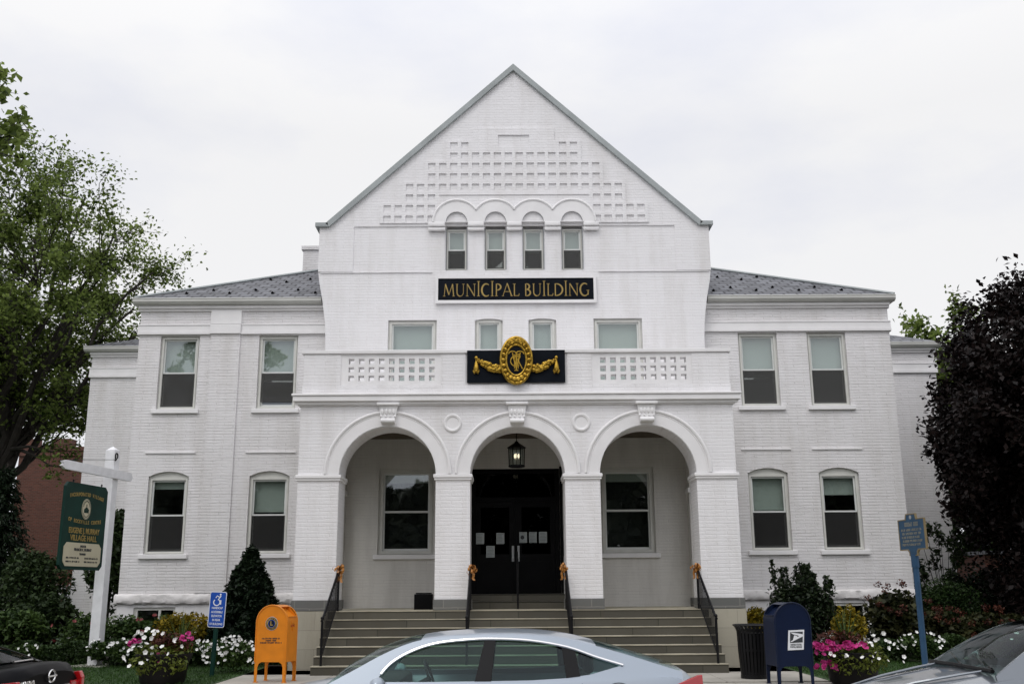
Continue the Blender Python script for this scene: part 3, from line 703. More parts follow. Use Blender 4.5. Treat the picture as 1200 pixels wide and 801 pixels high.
# ---- porch fittings that are fixed to the wall
tag(MB().box(1.17, 1.30, B-.05, B-.003, 3.18, 3.32, .01).build('keypad', 'black'), 'small black entry keypad on the wall right of the door', 'keypad')
tag(MB().box(1.16, 1.34, B-.06, B-.003, 2.55, 2.9, .01).lathe([(.0, .012), (.03, .012), (.03, 0)], (1.25, B-.06, 2.8), 12, axis='y').build('intercom', 'greypaint'), 'grey metal intercom panel below the keypad by the door', 'intercom')
# ================================================================== signs and fittings on the building
def stroke(mb, pts, w0, w1=None, y0=-.012, y1=0., sc=1., ox=0., oz=0.):
    """flat ribbon along pts (x,z) with width w0..w1"""
    n = len(pts); w1 = w0 if w1 is None else w1; Lf = []; Rt = []
    ws = w0 if hasattr(w0, '__len__') else [w0+(w1-w0)*i/(n-1) for i in range(n)]
    for i in range(n):
        a = pts[max(i-1, 0)]; b = pts[min(i+1, n-1)]; dx, dz = b[0]-a[0], b[1]-a[1]; l = math.hypot(dx, dz) or 1
        nx, nz = -dz/l*ws[i]/2, dx/l*ws[i]/2
        Lf.append((ox+sc*(pts[i][0]+nx), oz+sc*(pts[i][1]+nz))); Rt.append((ox+sc*(pts[i][0]-nx), oz+sc*(pts[i][1]-nz)))
    for i in range(n-1):
        mb.slab([Rt[i], Rt[i+1], Lf[i+1], Lf[i]], [], y0, y1)
TK, TN = .088, .045
def ell(cx, cz, rx, rz, a0, a1, n=16): return [(cx+rx*math.cos(R(a0+(a1-a0)*i/n)), cz+rz*math.sin(R(a0+(a1-a0)*i/n))) for i in range(n+1)]
def ser(x, z, w=.2): return ([(x-w/2, z), (x+w/2, z)], .035)
GL = {  # Roman capitals, height 1: advance, strokes
 'M': (1.02, [([(.10, 0), (.2, 1)], TN), ([(.2, 1), (.5, .12)], TK), ([(.5, .12), (.8, 1)], TN), ([(.8, 1), (.9, 0)], TK), ser(.1, .018), ser(.9, .018)]),
 'U': (.86, [([(.16, 1), (.16, .35)]+ell(.43, .33, .27, .32, 180, 270, 8), TK), (ell(.43, .33, .27, .32, 270, 360, 8)+[(.70, 1)], TN), ser(.16, .982), ser(.70, .982)]),
 'N': (.94, [([(.16, 0), (.16, 1)], TN), ([(.16, 1), (.78, .02)], TK), ([(.78, 0), (.78, 1)], TN), ser(.16, .018), ser(.78, .982)]),
 'I': (.36, [([(.18, 0), (.18, 1.22)], TK), ser(.18, .018, .24), ser(.18, 1.2, .24)]),
 'C': (.80, [(ell(.47, .5, .37, .5, 55, 305, 26), [.06+.08*math.sin(math.pi*i/26) for i in range(27)])]),
 'P': (.66, [([(.17, 0), (.17, 1)], TK), (ell(.22, .74, .32, .25, 95, -100, 16), [.04+.09*math.sin(math.pi*i/16) for i in range(17)]), ser(.17, .018, .26)]),
 'A': (.86, [([(.06, 0), (.42, 1.04)], TN), ([(.42, 1.04), (.80, 0)], TK), ([(.2, .36), (.62, .36)], TN), ser(.06, .018, .18), ser(.8, .018, .2)]),
 'L': (.60, [([(.17, 0), (.17, 1)], TK), ([(.17, .03), (.56, .03)], TN), ([(.54, .03), (.58, .2)], TN), ser(.17, .982, .24)]),
 'B': (.68, [([(.17, 0), (.17, 1)], TK), (ell(.22, .76, .26, .23, 90, -90, 14), [.05+.08*math.sin(math.pi*i/14) for i in range(15)]), (ell(.22, .27, .34, .26, 90, -90, 14), [.05+.08*math.sin(math.pi*i/14) for i in range(15)])]),
 'D': (.88, [([(.17, 0), (.17, 1)], TK), (ell(.22, .5, .56, .48, 90, -90, 20), [.05+.08*math.sin(math.pi*i/20) for i in range(21)])]),
 'G': (.88, [(ell(.47, .5, .37, .5, 55, 320, 26), [.06+.08*math.sin(math.pi*i/26) for i in range(27)]), ([(.76, .08), (.76, .44)], TK), ser(.74, .44, .24)]),
 ' ': (.36, [])}
def roman(word, h, width, mat, parent, x, y, z, name='lettering'):
    mb = MB(); tot = sum(GL[c][0] for c in word); k = width/(tot*h); cx = x-width/2
    for i, ch in enumerate(word):
        adv, ss = GL[ch]
        q = MB()
        for j, (pts, wd) in enumerate(ss): stroke(q, [(p[0], p[1]) for p in pts], wd, y0=-.010-.0008*j, y1=0)
        mb.add([(cx+v[0]*h*k, y+v[1], z+v[2]*h) for v in q.v], q.f); cx += adv*h*k
    return mb.build(name, mat, parent, recalc=False)
S = thing('name_sign', (.02, B-.03, 9.01), 'long black board with thin gold capitals reading MUNICIPAL BUILDING on the gable', 'sign')
MB().box(-2.0, 2.06, B-.075, B-.031, 9.06, 9.655).build('board', 'blackboard', S)
MB().slab(rect(-2.07, 2.13, 8.985, 9.73), [rect(-1.999, 2.059, 9.061, 9.654)], B-.10, B-.031).build('sign_frame', 'trim', S)
roman('MUNICIPAL BUILDING', .335, 3.82, 'goldpaint', S, .04, B-.076, 9.17)

EM = thing('crest_panel', (0, P0-.03, 6.15), 'black panel with gilded oval crest, RVC monogram and garland swags on the balustrade', 'crest')
MB().box(-1.09, 1.07, P0-.075, P0-.027, 6.15, 6.875, .006).build('panel', 'blackboard', EM)
def oval(rx, rz, n=44, cz=6.63): return [(rx*math.cos(2*PI*i/n)-.005, cz+rz*math.sin(2*PI*i/n)) for i in range(n)]
MB().slab(oval(.365, .545), [], P0-.13, P0-.076).build('crest_back', 'gold', EM)
MB().slab(oval(.225, .335), [], P0-.15, P0-.131).build('crest_field', 'blackboard', EM)
m = MB()
for rx, rz, r_ in ((.335, .515, .035), (.225, .345, .028)):
    pts = oval(rx, rz); m.tube([(x, P0-.15, z) for x, z in pts+pts[:2]], r_, 8, cap=False)
for i in range(22):
    t = 2*PI*i/22; x, z = .285*math.cos(t)-.005, 6.63+.435*math.sin(t); e_ = 1.25 if abs(math.sin(t)) > .85 else 1
    m.ball((x, P0-.165, z), (.05*e_, .04, .058*e_), 9, 6); m.ball((x*1.08, P0-.19, 6.63+(z-6.63)*1.06), (.026, .03, .026), 7, 4)
for sx in (-1, 1):
    for j in range(3): m.tube([(sx*(.1+.05*math.cos(t*.5)*(1-.25*j)), P0-.19, 7.06-.02*j+.05*math.sin(t*.5)*(1-.25*j)) for t in range(12)], .016, 6)
m.build('crest_ring', 'gold', EM, smooth=True)
m = MB()        # interlaced letters
def rib(pts, wd, y): stroke(m, pts, wd, y0=y, y1=y+.012)
rib([(-.005, 6.40), (-.005, 6.74)], .03, P0-.166); rib([(-.05, 6.40), (.04, 6.40)], .018, P0-.167)
rib(ell(-.085, 6.77, .085, .06, 180, 20, 10)+[(-.02, 6.70)], .022, P0-.168); rib(ell(.075, 6.77, .085, .06, 0, 160, 10)+[(.02, 6.70)], .022, P0-.169)
rib([(-.09, 6.80), (-.06, 6.66), (-.005, 6.47)], [.02, .03, .02], P0-.171); rib([(.085, 6.80), (.05, 6.66), (-.005, 6.47)], [.02, .03, .02], P0-.172)
rib(ell(-.005, 6.61, .125, .12, 60, 300, 16), .02, P0-.173); rib([(-.005, 6.78)]+ell(.02, 6.71, .06, .055, 90, -90, 8)+[(.02, 6.655), (.13, 6.43)], .02, P0-.174)
rib([(-.045, 6.76), (-.045, 6.44)], .018, P0-.1755); rib([(.035, 6.65), (.035, 6.44)], .018, P0-.1765)
m.build('monogram', 'gold', EM, recalc=False)
for sx in (-1, 1):
    m = MB()
    for i in range(26):
        f_ = i/25; x = sx*(.87-.50*f_); z = 6.66-.20*math.sin(f_*PI*.52)-.01*f_; rr = .028+.062*math.sin(min(1, f_*1.25)*PI*.62)
        for q in range(3):
            m.ball((x+random.uniform(-.02, .02), P0-.10-random.random()*.03, z+random.uniform(-.7, .7)*rr), (rr*.62, rr*.55, rr*.58), 8, 5)
    m.build('garland', 'gold', EM, smooth=True)
    m = MB(); x = sx*.88-.005
    m.ball((x, P0-.10, 6.70), (.04, .035, .04), 10, 6).lathe([(.012, .66-.66), (.03, -.06), (.048, -.12), (.062, -.19), (.06, -.25), (.03, -.30), (.0, -.31)], (x, P0-.10, 6.66), 12)
    for i in range(8): t = 2*PI*i/8; m.ball((x+.055*math.cos(t), P0-.10+.05*math.sin(t), 6.40-.035*(i % 2)), (.024, .024, .035), 7, 4)
    m.build('tassel', 'gold', EM, smooth=True)

LN = thing('hanging_lantern', (0, 23.5, 4.48), 'black iron lantern with lit bulb hanging in the middle porch arch', 'lantern')
m = MB()
for k in range(6):
    t = 2*PI*k/6; t2 = 2*PI*(k+1)/6; r_ = .17
    m.tube([(r_*math.cos(t), 23.5+r_*math.sin(t), 4.50), (r_*1.08*math.cos(t), 23.5+r_*1.08*math.sin(t), 4.92)], .013, 6)
m.lathe([(.0, 4.48), (.185, 4.48), (.19, 4.50), (.185, 4.525), (.0, 4.525)], (0, 23.5, 0), 6).lathe([(.0, 4.905), (.19, 4.905), (.225, 4.93), (.12, 5.0), (.06, 5.04), (.025, 5.08), (.0, 5.08)], (0, 23.5, 0), 6)
for k in range(6):
    t = 2*PI*(k+.5)/6; m.tube([(.15*math.cos(t), 23.5+.15*math.sin(t), 4.52), (.16*math.cos(t), 23.5+.16*math.sin(t), 4.91)], .005, 5)
m.build('lantern_cage', 'iron', LN)
MB().lathe([(.158, 4.526), (.170, 4.904)], (0, 23.5, 0), 6).build('lantern_glass', 'glass', LN)
MB().tube([(0, 23.5, 5.07), (0, 23.5, 5.449)], .012, 6).build('rod', 'iron', LN)
b_ = MB()
for k in range(3): t = 2*PI*k/3+.4; b_.ball((.05*math.cos(t), 23.5+.05*math.sin(t), 4.74), (.022, .022, .055), 8, 6)
b_.build('bulb', 'bulb', LN, smooth=True)

# notices on the doors
for (x, z, w_, h_), lb in zip([(-.90, 2.98, .20, .27), (-.40, 2.98, .20, .27), (-.645, 2.66, .21, .28), (.165, 3.0, .19, .26), (.405, 3.0, .19, .26), (.655, 3.0, .2, .27)],
    ['paper notice taped on the left door, upper left of its three', 'paper notice taped on the left door beside the middle frame', 'lowest paper notice on the left door', 'paper notice on the right door with a dark round picture', 'middle paper notice of three in a row on the right door', 'paper notice on the right door nearest the jamb']):
    nt_ = thing('notice', (x+.0, B+.055, z-h_/2), lb, 'notice', group='paper notices on the black doors')
    MB().box(x-w_/2, x+w_/2, B+.0545, B+.0575, z-h_/2, z+h_/2).build('sheet', 'paper', nt_)
    m = MB()
    for i in range(7):
        if 'picture' in lb and i in (2, 3, 4): continue
        m.box(x-w_/2+.02, x+w_/2-.02-.05*random.random(), B+.0525, B+.0543, z+h_/2-.03-i*.035-.006, z+h_/2-.03-i*.035)
    if 'picture' in lb: m.lathe([(.0, .001), (.05, .001), (.05, 0)], (x-.02, B+.0543, z), 14, axis='y')
    m.build('print', 'ink', nt_)

tag(MB().box(-2.28, -1.88, 23.1, 23.45, LAND, LAND+.33, .012).box(-2.25, -1.91, 23.13, 23.42, LAND+.331, LAND+.36, .01).build('storage_box', 'black'), 'small dark grey box standing on the porch floor beside the pier', 'box')

# ---- railings and bows
def railing(x, label, lean):
    rl = thing('stair_railing', (x, 20.9, .2), label, 'railing', group='black iron railings on the front steps')
    yT, yB = 21.85, 20.12; zT, zB = LAND+.82, .2+RI+.83
    m = MB().tube([(x, yT+.02, LAND), (x, yT+.02, zT+.02)], .024, 8); m.build('newel_post', 'iron', rl)
    MB().tube([(x, yB, .2+RI), (x, yB, zB+.02)], .024, 8).ball((x, yB, zB+.04), .035, 8, 6).build('newel_post', 'iron', rl)
    MB().tube([(x, yB-.06, zB-.01), (x, yB, zB), (x, yT, zT), (x, yT+.06, zT)], .026, 8).build('handrail', 'iron', rl)
    MB().tube([(x, yB, zB-.68), (x, yT, zT-.68)], .014, 6).build('bottom_rail', 'iron', rl)
    for i in range(1, 15):
        f_ = i/15; y = yB+(yT-yB)*f_; z = zB+(zT-zB)*f_
        MB().tube([(x, y, z-.68), (x, y, z)], .009, 5).build('baluster', 'iron', rl)
    return zT
def bow(x, z, label, s=1.):
    bw = thing('ribbon_bow', (x, 21.80, z-.1), label, 'bow', group='gold ribbon bows tied on the railings')
    m = MB()
    for k in range(13):
        a = R(random.uniform(0, 360)); t = random.uniform(.35, 1.) ; rr = s*random.uniform(.10, .16)
        dx, dz, dy = math.cos(a)*t, math.sin(a)*t, -math.sqrt(max(0, 1-t*t))*.8
        dv = Vector((dx, dy, dz)).normalized(); sd = dv.cross(Vector((.3, .2, 1))).normalized()*.024*s; c0 = Vector((x, 21.79, z)); n_ = dv.cross(sd).normalized()
        pts = [c0, c0+dv*rr*.5+n_*.05*s, c0+dv*rr+n_*.035*s, c0+dv*rr*1.06, c0+dv*rr*.95-n_*.035*s, c0+dv*rr*.45-n_*.045*s, c0]
        m.grid([[p-sd, p+sd] for p in pts])
    m.build('loops', 'bow', bw, recalc=False)
    m = MB()
    for sx in (-1, 1):
        p = [Vector((x+sx*.02, 21.77, z-.02)), Vector((x+sx*.045, 21.75, z-.12)), Vector((x+sx*.03, 21.76, z-.2)), Vector((x+sx*.055, 21.75, z-.29*s))]
        m.grid([[q-Vector((.024, .01, 0)), q+Vector((.024, .01, 0))] for q in p])
    m.build('ribbon_tail', 'bow', bw, recalc=False)
for x, a, b_ in ((-3.75, 'black iron stair railing at the left end of the front steps', 'large gold bow on the railing beside the left porch pier'),
              (-1.0, 'black iron stair railing left of the door', 'gold bow on the railing just left of the black doors'),
              (1.0, 'black iron stair railing right of the door', 'gold bow on the railing just right of the black doors'),
              (3.75, 'black iron stair railing nearest the trash can', 'gold bow on the railing beside the right porch pier')):
    zt = railing(x, a, 0); bow(x+(.03 if x < 0 else -.05), zt+.02, b_, (.92 if x < -2 else .82))
DR = thing('door_railing', (0, 23.1, LAND), 'single thin black handrail on the two steps before the doors', 'railing')
MB().tube([(0, 22.95, LAND), (0, 22.95, LAND+.98)], .02, 8).build('newel_post', 'iron', DR)
MB().tube([(0, 22.93, LAND+.98), (0, 24.5, LAND+1.28)], .018, 8).build('handrail', 'iron', DR)
MB().tube([(0, 24.5, LAND+.318), (0, 24.5, LAND+1.28)], .018, 8).build('newel_post', 'iron', DR)

def dashes(mb, x0, x1, z, h, y, d=.003):
    """print too small to read in the photograph: letter-sized strokes in word groups"""
    x = x0
    while x < x1-h*.6:
        for _ in range(random.randint(3, 8)):
            wd = h*random.uniform(.4, .62)
            if x+wd > x1: break
            k = random.random()
            if k < .5: mb.box(x, x+wd*.28, y, y+d, z-h/2, z+h/2); mb.box(x+wd*.3, x+wd, y, y+d, z+h*random.choice([-.5, -.08, .32]), z+h*random.choice([-.5, -.08, .32])+h*.18)
            else: mb.slab(rect(x, x+wd, z-h/2, z+h/2), [rect(x+wd*.28, x+wd*.72, z-h*.3, z+h*.3)], y, y+d)
            x += wd+h*.16
        x += h*.5
# ================================================================== things on the lawn
# big hanging board: arm runs obliquely towards the road
PX, PY = -9.17, 23.1
yaw = R(80)                       # direction of the arm from the post: left and towards the camera
PS = thing('sign_post', (PX, PY, .2), 'tall white wooden post with a crossarm on the lawn', 'signpost', rz=yaw)
MB().box(-.11, .11, -.125, .11, 0, 4.66, .012).add([(-.11, -.125, 4.661), (.11, -.125, 4.661), (.11, .11, 4.661), (-.11, .11, 4.661), (0, 0, 4.76)], [(0, 1, 4), (1, 2, 4), (2, 3, 4), (3, 0, 4)]).build('post', 'postwhite', PS, world=False)
m = MB().slab([(-2.0, 4.02), (.55, 4.02), (.62, 4.1), (.55, 4.21), (-1.95, 4.21), (-2.12, 4.17), (-2.06, 4.12), (-2.14, 4.08)], [], -.19, -.127)
m.build('crossarm', 'postwhite', PS, world=False)
m = MB()
m.tube([(-.09+.05*math.cos(R(t)), -.16, 4.52+.065*math.sin(R(t))) for t in range(-40, 300, 20)]+[(-.13, -.16, 4.42)], .016, 6)
m.tube([(-.1, -.16, 4.44), (-1.9, -.16, 4.22)], .006, 5)
m.build('scroll_hook', 'iron', PS, world=False)
MB().box(-.45, .45, -.42, .42, -.02, .02, .01).build('footing', 'concrete', PS, world=False)
BD = thing('village_sign', (PX, PY, 2.2), 'dark green hanging board with gold lettering and cream panel on the white post', 'sign', rz=yaw)
def ch(x0, x1, z0, z1, c=.1): return [(x0+c, z0), (x1-c, z0), (x1, z0+c), (x1, z1-c), (x1-c, z1), (x0+c, z1), (x0, z1-c), (x0, z0+c)]
bx0, bx1 = -1.92, -.36; bc = (bx0+bx1)/2
MB().slab(ch(bx0, bx1, 0, 1.78, .09), [], -.19, -.13).build('board', 'signgreen', BD, world=False)
MB().slab(ch(bx0+.1, bx1-.1, .07, .55, .09), [], -.20, -.191).build('name_panel', 'cream', BD, world=False)
for x in (bx0+.28, bx1-.22): MB().tube([(x, -.16, 1.78), (x, -.16, 2.02-.2+.02)], .012, 6).tube([(x, -.16, 1.8), (x, -.16, 1.83)], .022, 6).build('hanger', 'iron', BD, world=False)
def ctext(s, z, size, mat, sx=1., curve=0., yy=-.201):
    if not curve:
        return text(s, size, mat, BD, loc=(bc, yy, z), sx=sx, bold=.003)
    n = len(s); 
    obs = []
    for i, chx in enumerate(s):
        if chx == ' ': continue
        x = (i-(n-1)/2)*size*.78*sx; dz = -curve*(x*x)
        o_ = text(chx, size, mat, BD, loc=(0, 0, 0), sx=sx, bold=.003); o_.data.transform(Matrix.Translation((bc+x, yy, z+dz)) @ Matrix.Rotation(math.atan(2*curve*x), 4, 'Y')); obs.append(o_)
    mb = MB(); 
    for o_ in obs: mb.add([tuple(v.co) for v in o_.data.vertices], [tuple(p.vertices) for p in o_.data.polygons])
    for o_ in obs: me = o_.data; bpy.data.objects.remove(o_); bpy.data.meshes.remove(me)
    return mb.build('lettering', mat, BD, world=False, recalc=False)
ctext('INCORPORATED VILLAGE', 1.56, .105, 'goldpaint', .78, .16, -.192)
ctext('OF ROCKVILLE CENTRE', .98, .105, 'goldpaint', .78, -.12, -.192)
ctext('EUGENE J. MURRAY', .795, .165, 'goldpaint', .78, 0, -.195); ctext('VILLAGE HALL', .645, .165, 'goldpaint', .92, 0, -.195)
ctext('MAYOR', .48, .06, 'ink'); ctext('FRANCIS X. MURRAY', .41, .075, 'ink', .9); ctext('TRUSTEES', .32, .05, 'ink')
m = MB()
for q, z in ((-.33, .24), (.33, .24), (-.33, .165), (.33, .165)): dashes(m, bc+q-.25, bc+q+.25, z, .034, -.2035)
m.build('lettering', 'ink', BD, world=False)
SE = MB().slab([(bc+.165*math.cos(2*PI*i/30), 1.26+.215*math.sin(2*PI*i/30)) for i in range(30)], [], -.2, -.191).build('seal', 'cream', BD, world=False)
m = MB(); pts = [(bc+.15*math.cos(2*PI*i/30), -.201, 1.26+.2*math.sin(2*PI*i/30)) for i in range(31)]; m.tube(pts, .004, 5)
m.slab(rect(bc-.085, bc+.085, 1.18, 1.24), [], -.204, -.2005).slab([(bc-.1, 1.241), (bc+.1, 1.241), (bc, 1.31)], [], -.204, -.2005).slab(rect(bc-.012, bc+.012, 1.31, 1.36), [], -.204, -.2005)
for i in range(16): t = R(20+i*140/15); m.box(bc+.12*math.cos(t)-.006, bc+.12*math.cos(t)+.006, -.203, -.2005, 1.26+.165*math.sin(t)-.012, 1.26+.165*math.sin(t)+.012)
for i in range(11): t = R(215+i*110/10); m.box(bc+.12*math.cos(t)-.006, bc+.12*math.cos(t)+.006, -.203, -.2005, 1.26+.165*math.sin(t)-.012, 1.26+.165*math.sin(t)+.012)
m.build('seal_emblem', 'signgreen', BD, world=False)

# accessible entrance sign
AX, AY = -5.76, 20.0
AS = thing('access_sign', (AX, AY, .2), 'blue accessible entrance sign with wheelchair symbol on a thin green post', 'sign', rz=R(-8))
AS.rotation_euler = (0, R(2.0), R(-8))
MB().slab(rect(-.028, .028, -.05, 1.5), [], -.012, .012).box(-.042, -.029, -.002, .02, -.05, 1.5).box(.029, .042, -.002, .02, -.05, 1.5).build('post', 'signgreen', AS, world=False)
def rr(x0, x1, z0, z1, r, n=5): return arc(x1-r, z0+r, r, -90, 0, n)+arc(x1-r, z1-r, r, 0, 90, n)+arc(x0+r, z1-r, r, 90, 180, n)+arc(x0+r, z0+r, r, 180, 270, n)
MB().slab(rr(-.165, .165, .88, 1.535, .035), [], -.018, -.0135).build('sign_border', 'signwhite', AS, world=False)
MB().slab(rr(-.152, .152, .893, 1.522, .028), [], -.021, -.0185).build('sign_face', 'signblue', AS, world=False)
m = MB(); Y0, Y1 = -.024, -.0215
def st2(pts, w_, k=0): stroke(m, pts, w_, y0=Y0-.0004*k, y1=Y1)
st2(ell(-.02, 1.34, .062, .058, 130, 400, 22), .019); m.slab([(.045+.018*math.cos(2*PI*i/12), 1.485+.018*math.sin(2*PI*i/12)) for i in range(12)], [], Y0, Y1)
st2([(.055, 1.46), (.005, 1.385), (.06, 1.375), (.058, 1.30)], .024, 1); st2([(.03, 1.435), (-.02, 1.46), (-.045, 1.42)], .017, 2)
m.build('wheelchair_symbol', 'signwhite', AS, world=False)
for i, t_s in enumerate(('HANDICAP', 'ACCESSIBLE', 'ELEVATOR', 'IN REAR', 'OF BUILDING')): text(t_s, .055, 'signwhite', AS, loc=(0, -.0225, 1.235-i*.073), ext=.001, sx=.78, bold=.0012)

# collection boxes with domed tops
def dome(w_, hgt, leg, n=16): r_ = w_/2; return [(-r_, leg)]+[(r_, leg)]+arc(0, hgt-r_, r_, 0, 180, n)
def domed_box(root, mat, w_, d_, hgt, leg, hopper_side):
    y0, y1 = -d_/2, d_/2; T = 'x'
    o = dome(w_, hgt, leg)
    # front and back plates with a thin rim, and the curved shell between
    MB().slab(o, [], y0, y0+.012).slab(o, [], y1-.012, y1).build('end_panel', mat, root, world=False)
    # shell, with the hopper opening on one shoulder
    prof = [(w_/2, leg)]+arc(0, hgt-w_/2, w_/2, 0, 180, 20)+[(-w_/2, leg)]
    sh = MB(); lo, hi = (3, 8) if hopper_side > 0 else (14, 19)
    ins = .004
    for i in range(len(prof)-1):
        a, b = prof[i], prof[i+1]; yy = [(y0+.012, y1-.012)] if not lo <= i < hi else [(y0+.012, y0+.05), (y1-.05, y1-.012)]
        for p, q in yy: sh.add([(a[0], p, a[1]), (b[0], p, b[1]), (b[0], q, b[1]), (a[0], q, a[1])], [(0, 1, 2, 3)])
    sh.add([(-w_/2, y0+.012, leg), (w_/2, y0+.012, leg), (w_/2, y1-.012, leg), (-w_/2, y1-.012, leg)], [(0, 1, 2, 3)])
    sh.build('shell', mat, root, world=False, smooth=True)
    rimm = MB(); rp = [(w_/2-.004, y0-.002, leg)]+[(x*.992, y0-.002, z-.004) for x, z in arc(0, hgt-w_/2, w_/2, 0, 180, 24)]+[(-w_/2+.004, y0-.002, leg)]
    rimm.tube(rp, .012, 6); rimm.build('rim', mat, root, world=False, smooth=True)
    # recessed hopper door behind the opening
    a, b = prof[lo], prof[hi]; k = .86
    hp = MB(); pa = (a[0]*k, a[1]); pb = (b[0]*.55 if abs(b[0]) < abs(a[0]) else b[0]*k, b[1]-.03); 
    if hopper_side < 0: pa = (a[0]*.55, a[1]-.03); pb = (b[0]*k, b[1])
    hp.add([(pa[0], y0+.05, pa[1]), (pb[0], y0+.05, pb[1]), (pb[0], y1-.05, pb[1]), (pa[0], y1-.05, pa[1]), (a[0], y0+.05, a[1]), (b[0], y0+.05, b[1]), (b[0], y1-.05, b[1]), (a[0], y1-.05, a[1])],
           [(0, 1, 2, 3), (4, 5, 1, 0), (7, 6, 2, 3), (4, 0, 3, 7), (5, 6, 2, 1)])
    hd = hp.build('hopper', mat, root, world=False)
    e_ = a if hopper_side > 0 else b
    MB().tube([(e_[0]+.012*hopper_side, y0+.06, e_[1]), (e_[0]+.012*hopper_side, y1-.06, e_[1])], .011, 6).build('hopper_lip', mat, root, world=False)
    for sx in (-1, 1):
        for yy in (y0, y1-.04):
            xx = sx*w_/2
            g = MB().slab([(xx, 0), (xx, leg+.001), (xx-sx*.13, leg+.001), (xx-sx*.075, leg-.03), (xx-sx*.055, leg-.09), (xx-sx*.05, 0)], [], yy, yy+.008)
            g.box(min(xx, xx-sx*.006), max(xx, xx-sx*.006), yy, yy+.04, 0, leg); g.box(min(xx+sx*.01, xx-sx*.065), max(xx+sx*.01, xx-sx*.065), yy-.006, yy+.05, 0, .012)
            g.build('leg', mat, root, world=False)
OB = thing('donation_box', (-4.30, 18.75, LAWN), 'orange domed eyeglass donation box with round club emblem beside the steps', 'donation box', rz=R(-12))
domed_box(OB, 'orange', .58, .46, 1.30, .34, 1)
def disc(r_, y, c, mat, name, par, seg=32): return MB().lathe([(.0, .004), (r_, .004), (r_, 0)], (c[0], y, c[1]), seg, axis='y').build(name, mat, par, world=False)
ey = -.232; ec = (.0, .985)
em = disc(.115, ey, ec, 'signwhite', 'club_emblem', OB)
for r_, mt, y_ in ((.110, 'navy', ey-.004), (.102, 'goldpaint', ey-.006), (.066, 'signblue', ey-.008), (.058, 'navy', ey-.0105)): disc(r_, y_, ec, mt, 'ring', em)
text('L', .095, 'goldpaint', em, loc=(ec[0], ey-.016, ec[1]), ext=.001, bold=.005)
m = MB()
def ring_text(s, r_, a0, a1, size, cw=True):
    for i, chx in enumerate(s):
        if chx == ' ': continue
        a = R(a0+(a1-a0)*i/(len(s)-1)); o_ = text(chx, size, 'navy', em, ext=.001, bold=.001); rot = a-PI/2 if cw else a+PI/2
        o_.data.transform(Matrix.Translation((ec[0]+r_*math.cos(a), ey-.0115, ec[1]+r_*math.sin(a))) @ Matrix.Rotation(-rot, 4, 'Y'))
        m.add([tuple(v.co) for v in o_.data.vertices], [tuple(p.vertices) for p in o_.data.polygons]); me = o_.data; bpy.data.objects.remove(o_); bpy.data.meshes.remove(me)
ring_text('LIONS', .083, 140, 40, .034); ring_text('INTERNATIONAL', .085, 190, 350, .026, False)
m.build('ring_lettering', 'navy', em, world=False, recalc=False)
m = MB()
for i, hw_ in enumerate((.17, .10, .2)): dashes(m, -hw_, hw_, .735-i*.036, .024, -.2345)
m.build('lettering', 'ink', OB, world=False)
m = MB().box(.291, .296, -.06, .06, .98, 1.02).box(.291, .305, -.02, .03, .86, .93).build('latch', 'orange', OB, world=False)
text('LIONS', .06, 'red', OB, loc=(.293, .0, .94), ext=.001, rz=PI/2)

UM = thing('mailbox', (4.40, 17.5, LAWN), 'dark blue domed street mailbox with eagle logo beside the trash can', 'mailbox', rz=R(5))
domed_box(UM, 'navy', .60, .56, 1.30, .30, -1)
m = MB().slab([(-.11, .55), (.155, .56), (.185, .87), (-.08, .86)], [], -.292, -.2815); lg = m.build('logo_panel', 'signwhite', UM, world=False)
MB().slab([(-.068, .665), (.145, .672), (.158, .84), (-.053, .833)], [], -.295, -.2925).build('logo_field', 'ink', lg, world=False)
m = MB()      # eagle head in profile, swept forward
m.slab([(-.05, .826), (.06, .815), (.148, .80), (.10, .765), (.06, .785), (-.0, .795)], [], -.298, -.2955)
m.slab([(.155, .80), (.15, .765), (-.04, .68), (-.065, .683), (.06, .755)], [], -.2982, -.2956)
m.slab([(.01, .785), (.05, .775), (.08, .745), (.03, .72), (-.02, .70)], [], -.298, -.2955)
m.build('eagle', 'signwhite', lg, world=False)
for i, s in enumerate(('UNITED STATES', 'POSTAL SERVICE')): text(s, .036, 'ink', lg, loc=(.03, -.2945, .635-i*.036), ext=.001, sx=.72, bold=.0008)

TR = thing('trash_can', (4.11, 18.75, LAWN), 'black slatted metal trash can with flared rim left of the blue mailbox', 'trash can')
for k in range(26):
    t = 2*PI*k/26; cx, cy = math.cos(t), math.sin(t)
    g = [(.235, .06), (.262, .45), (.27, .74), (.275, .80), (.30, .86), (.335, .90)]
    px_, py_ = -cy*.021, cx*.021
    rows = [[(r_*cx-px_, r_*cy-py_, z), (r_*cx+px_, r_*cy+py_, z)] for r_, z in g]
    rows2 = [[((r_-.008)*cx-px_, (r_-.008)*cy-py_, z), ((r_-.008)*cx+px_, (r_-.008)*cy+py_, z)] for r_, z in g]
    q = MB().grid(rows).grid(rows2); q.build('slat', 'iron', TR, world=False, recalc=False)
for z, r_ in ((.07, .232), (.46, .255), (.79, .268)): MB().lathe([(r_-.012, z), (r_, z), (r_, z+.035), (r_-.012, z+.035), (r_-.012, z)], (0, 0, 0), 26).build('hoop', 'iron', TR, world=False)
MB().lathe([(.325, .885), (.345, .90), (.325, .915), (.31, .90), (.325, .885)], (0, 0, 0), 26).build('rim', 'iron', TR, world=False)
MB().lathe([(.0, .03), (.205, .03), (.225, .42), (.235, .72), (.245, .76), (.235, .77), (.215, .72), (.2, .1), (.0, .1)], (0, 0, 0), 24).build('liner', 'black', TR, world=False)
MB().lathe([(.0, 0), (.24, 0), (.24, .06), (.0, .06)], (0, 0, 0), 24).build('base', 'iron', TR, world=False)

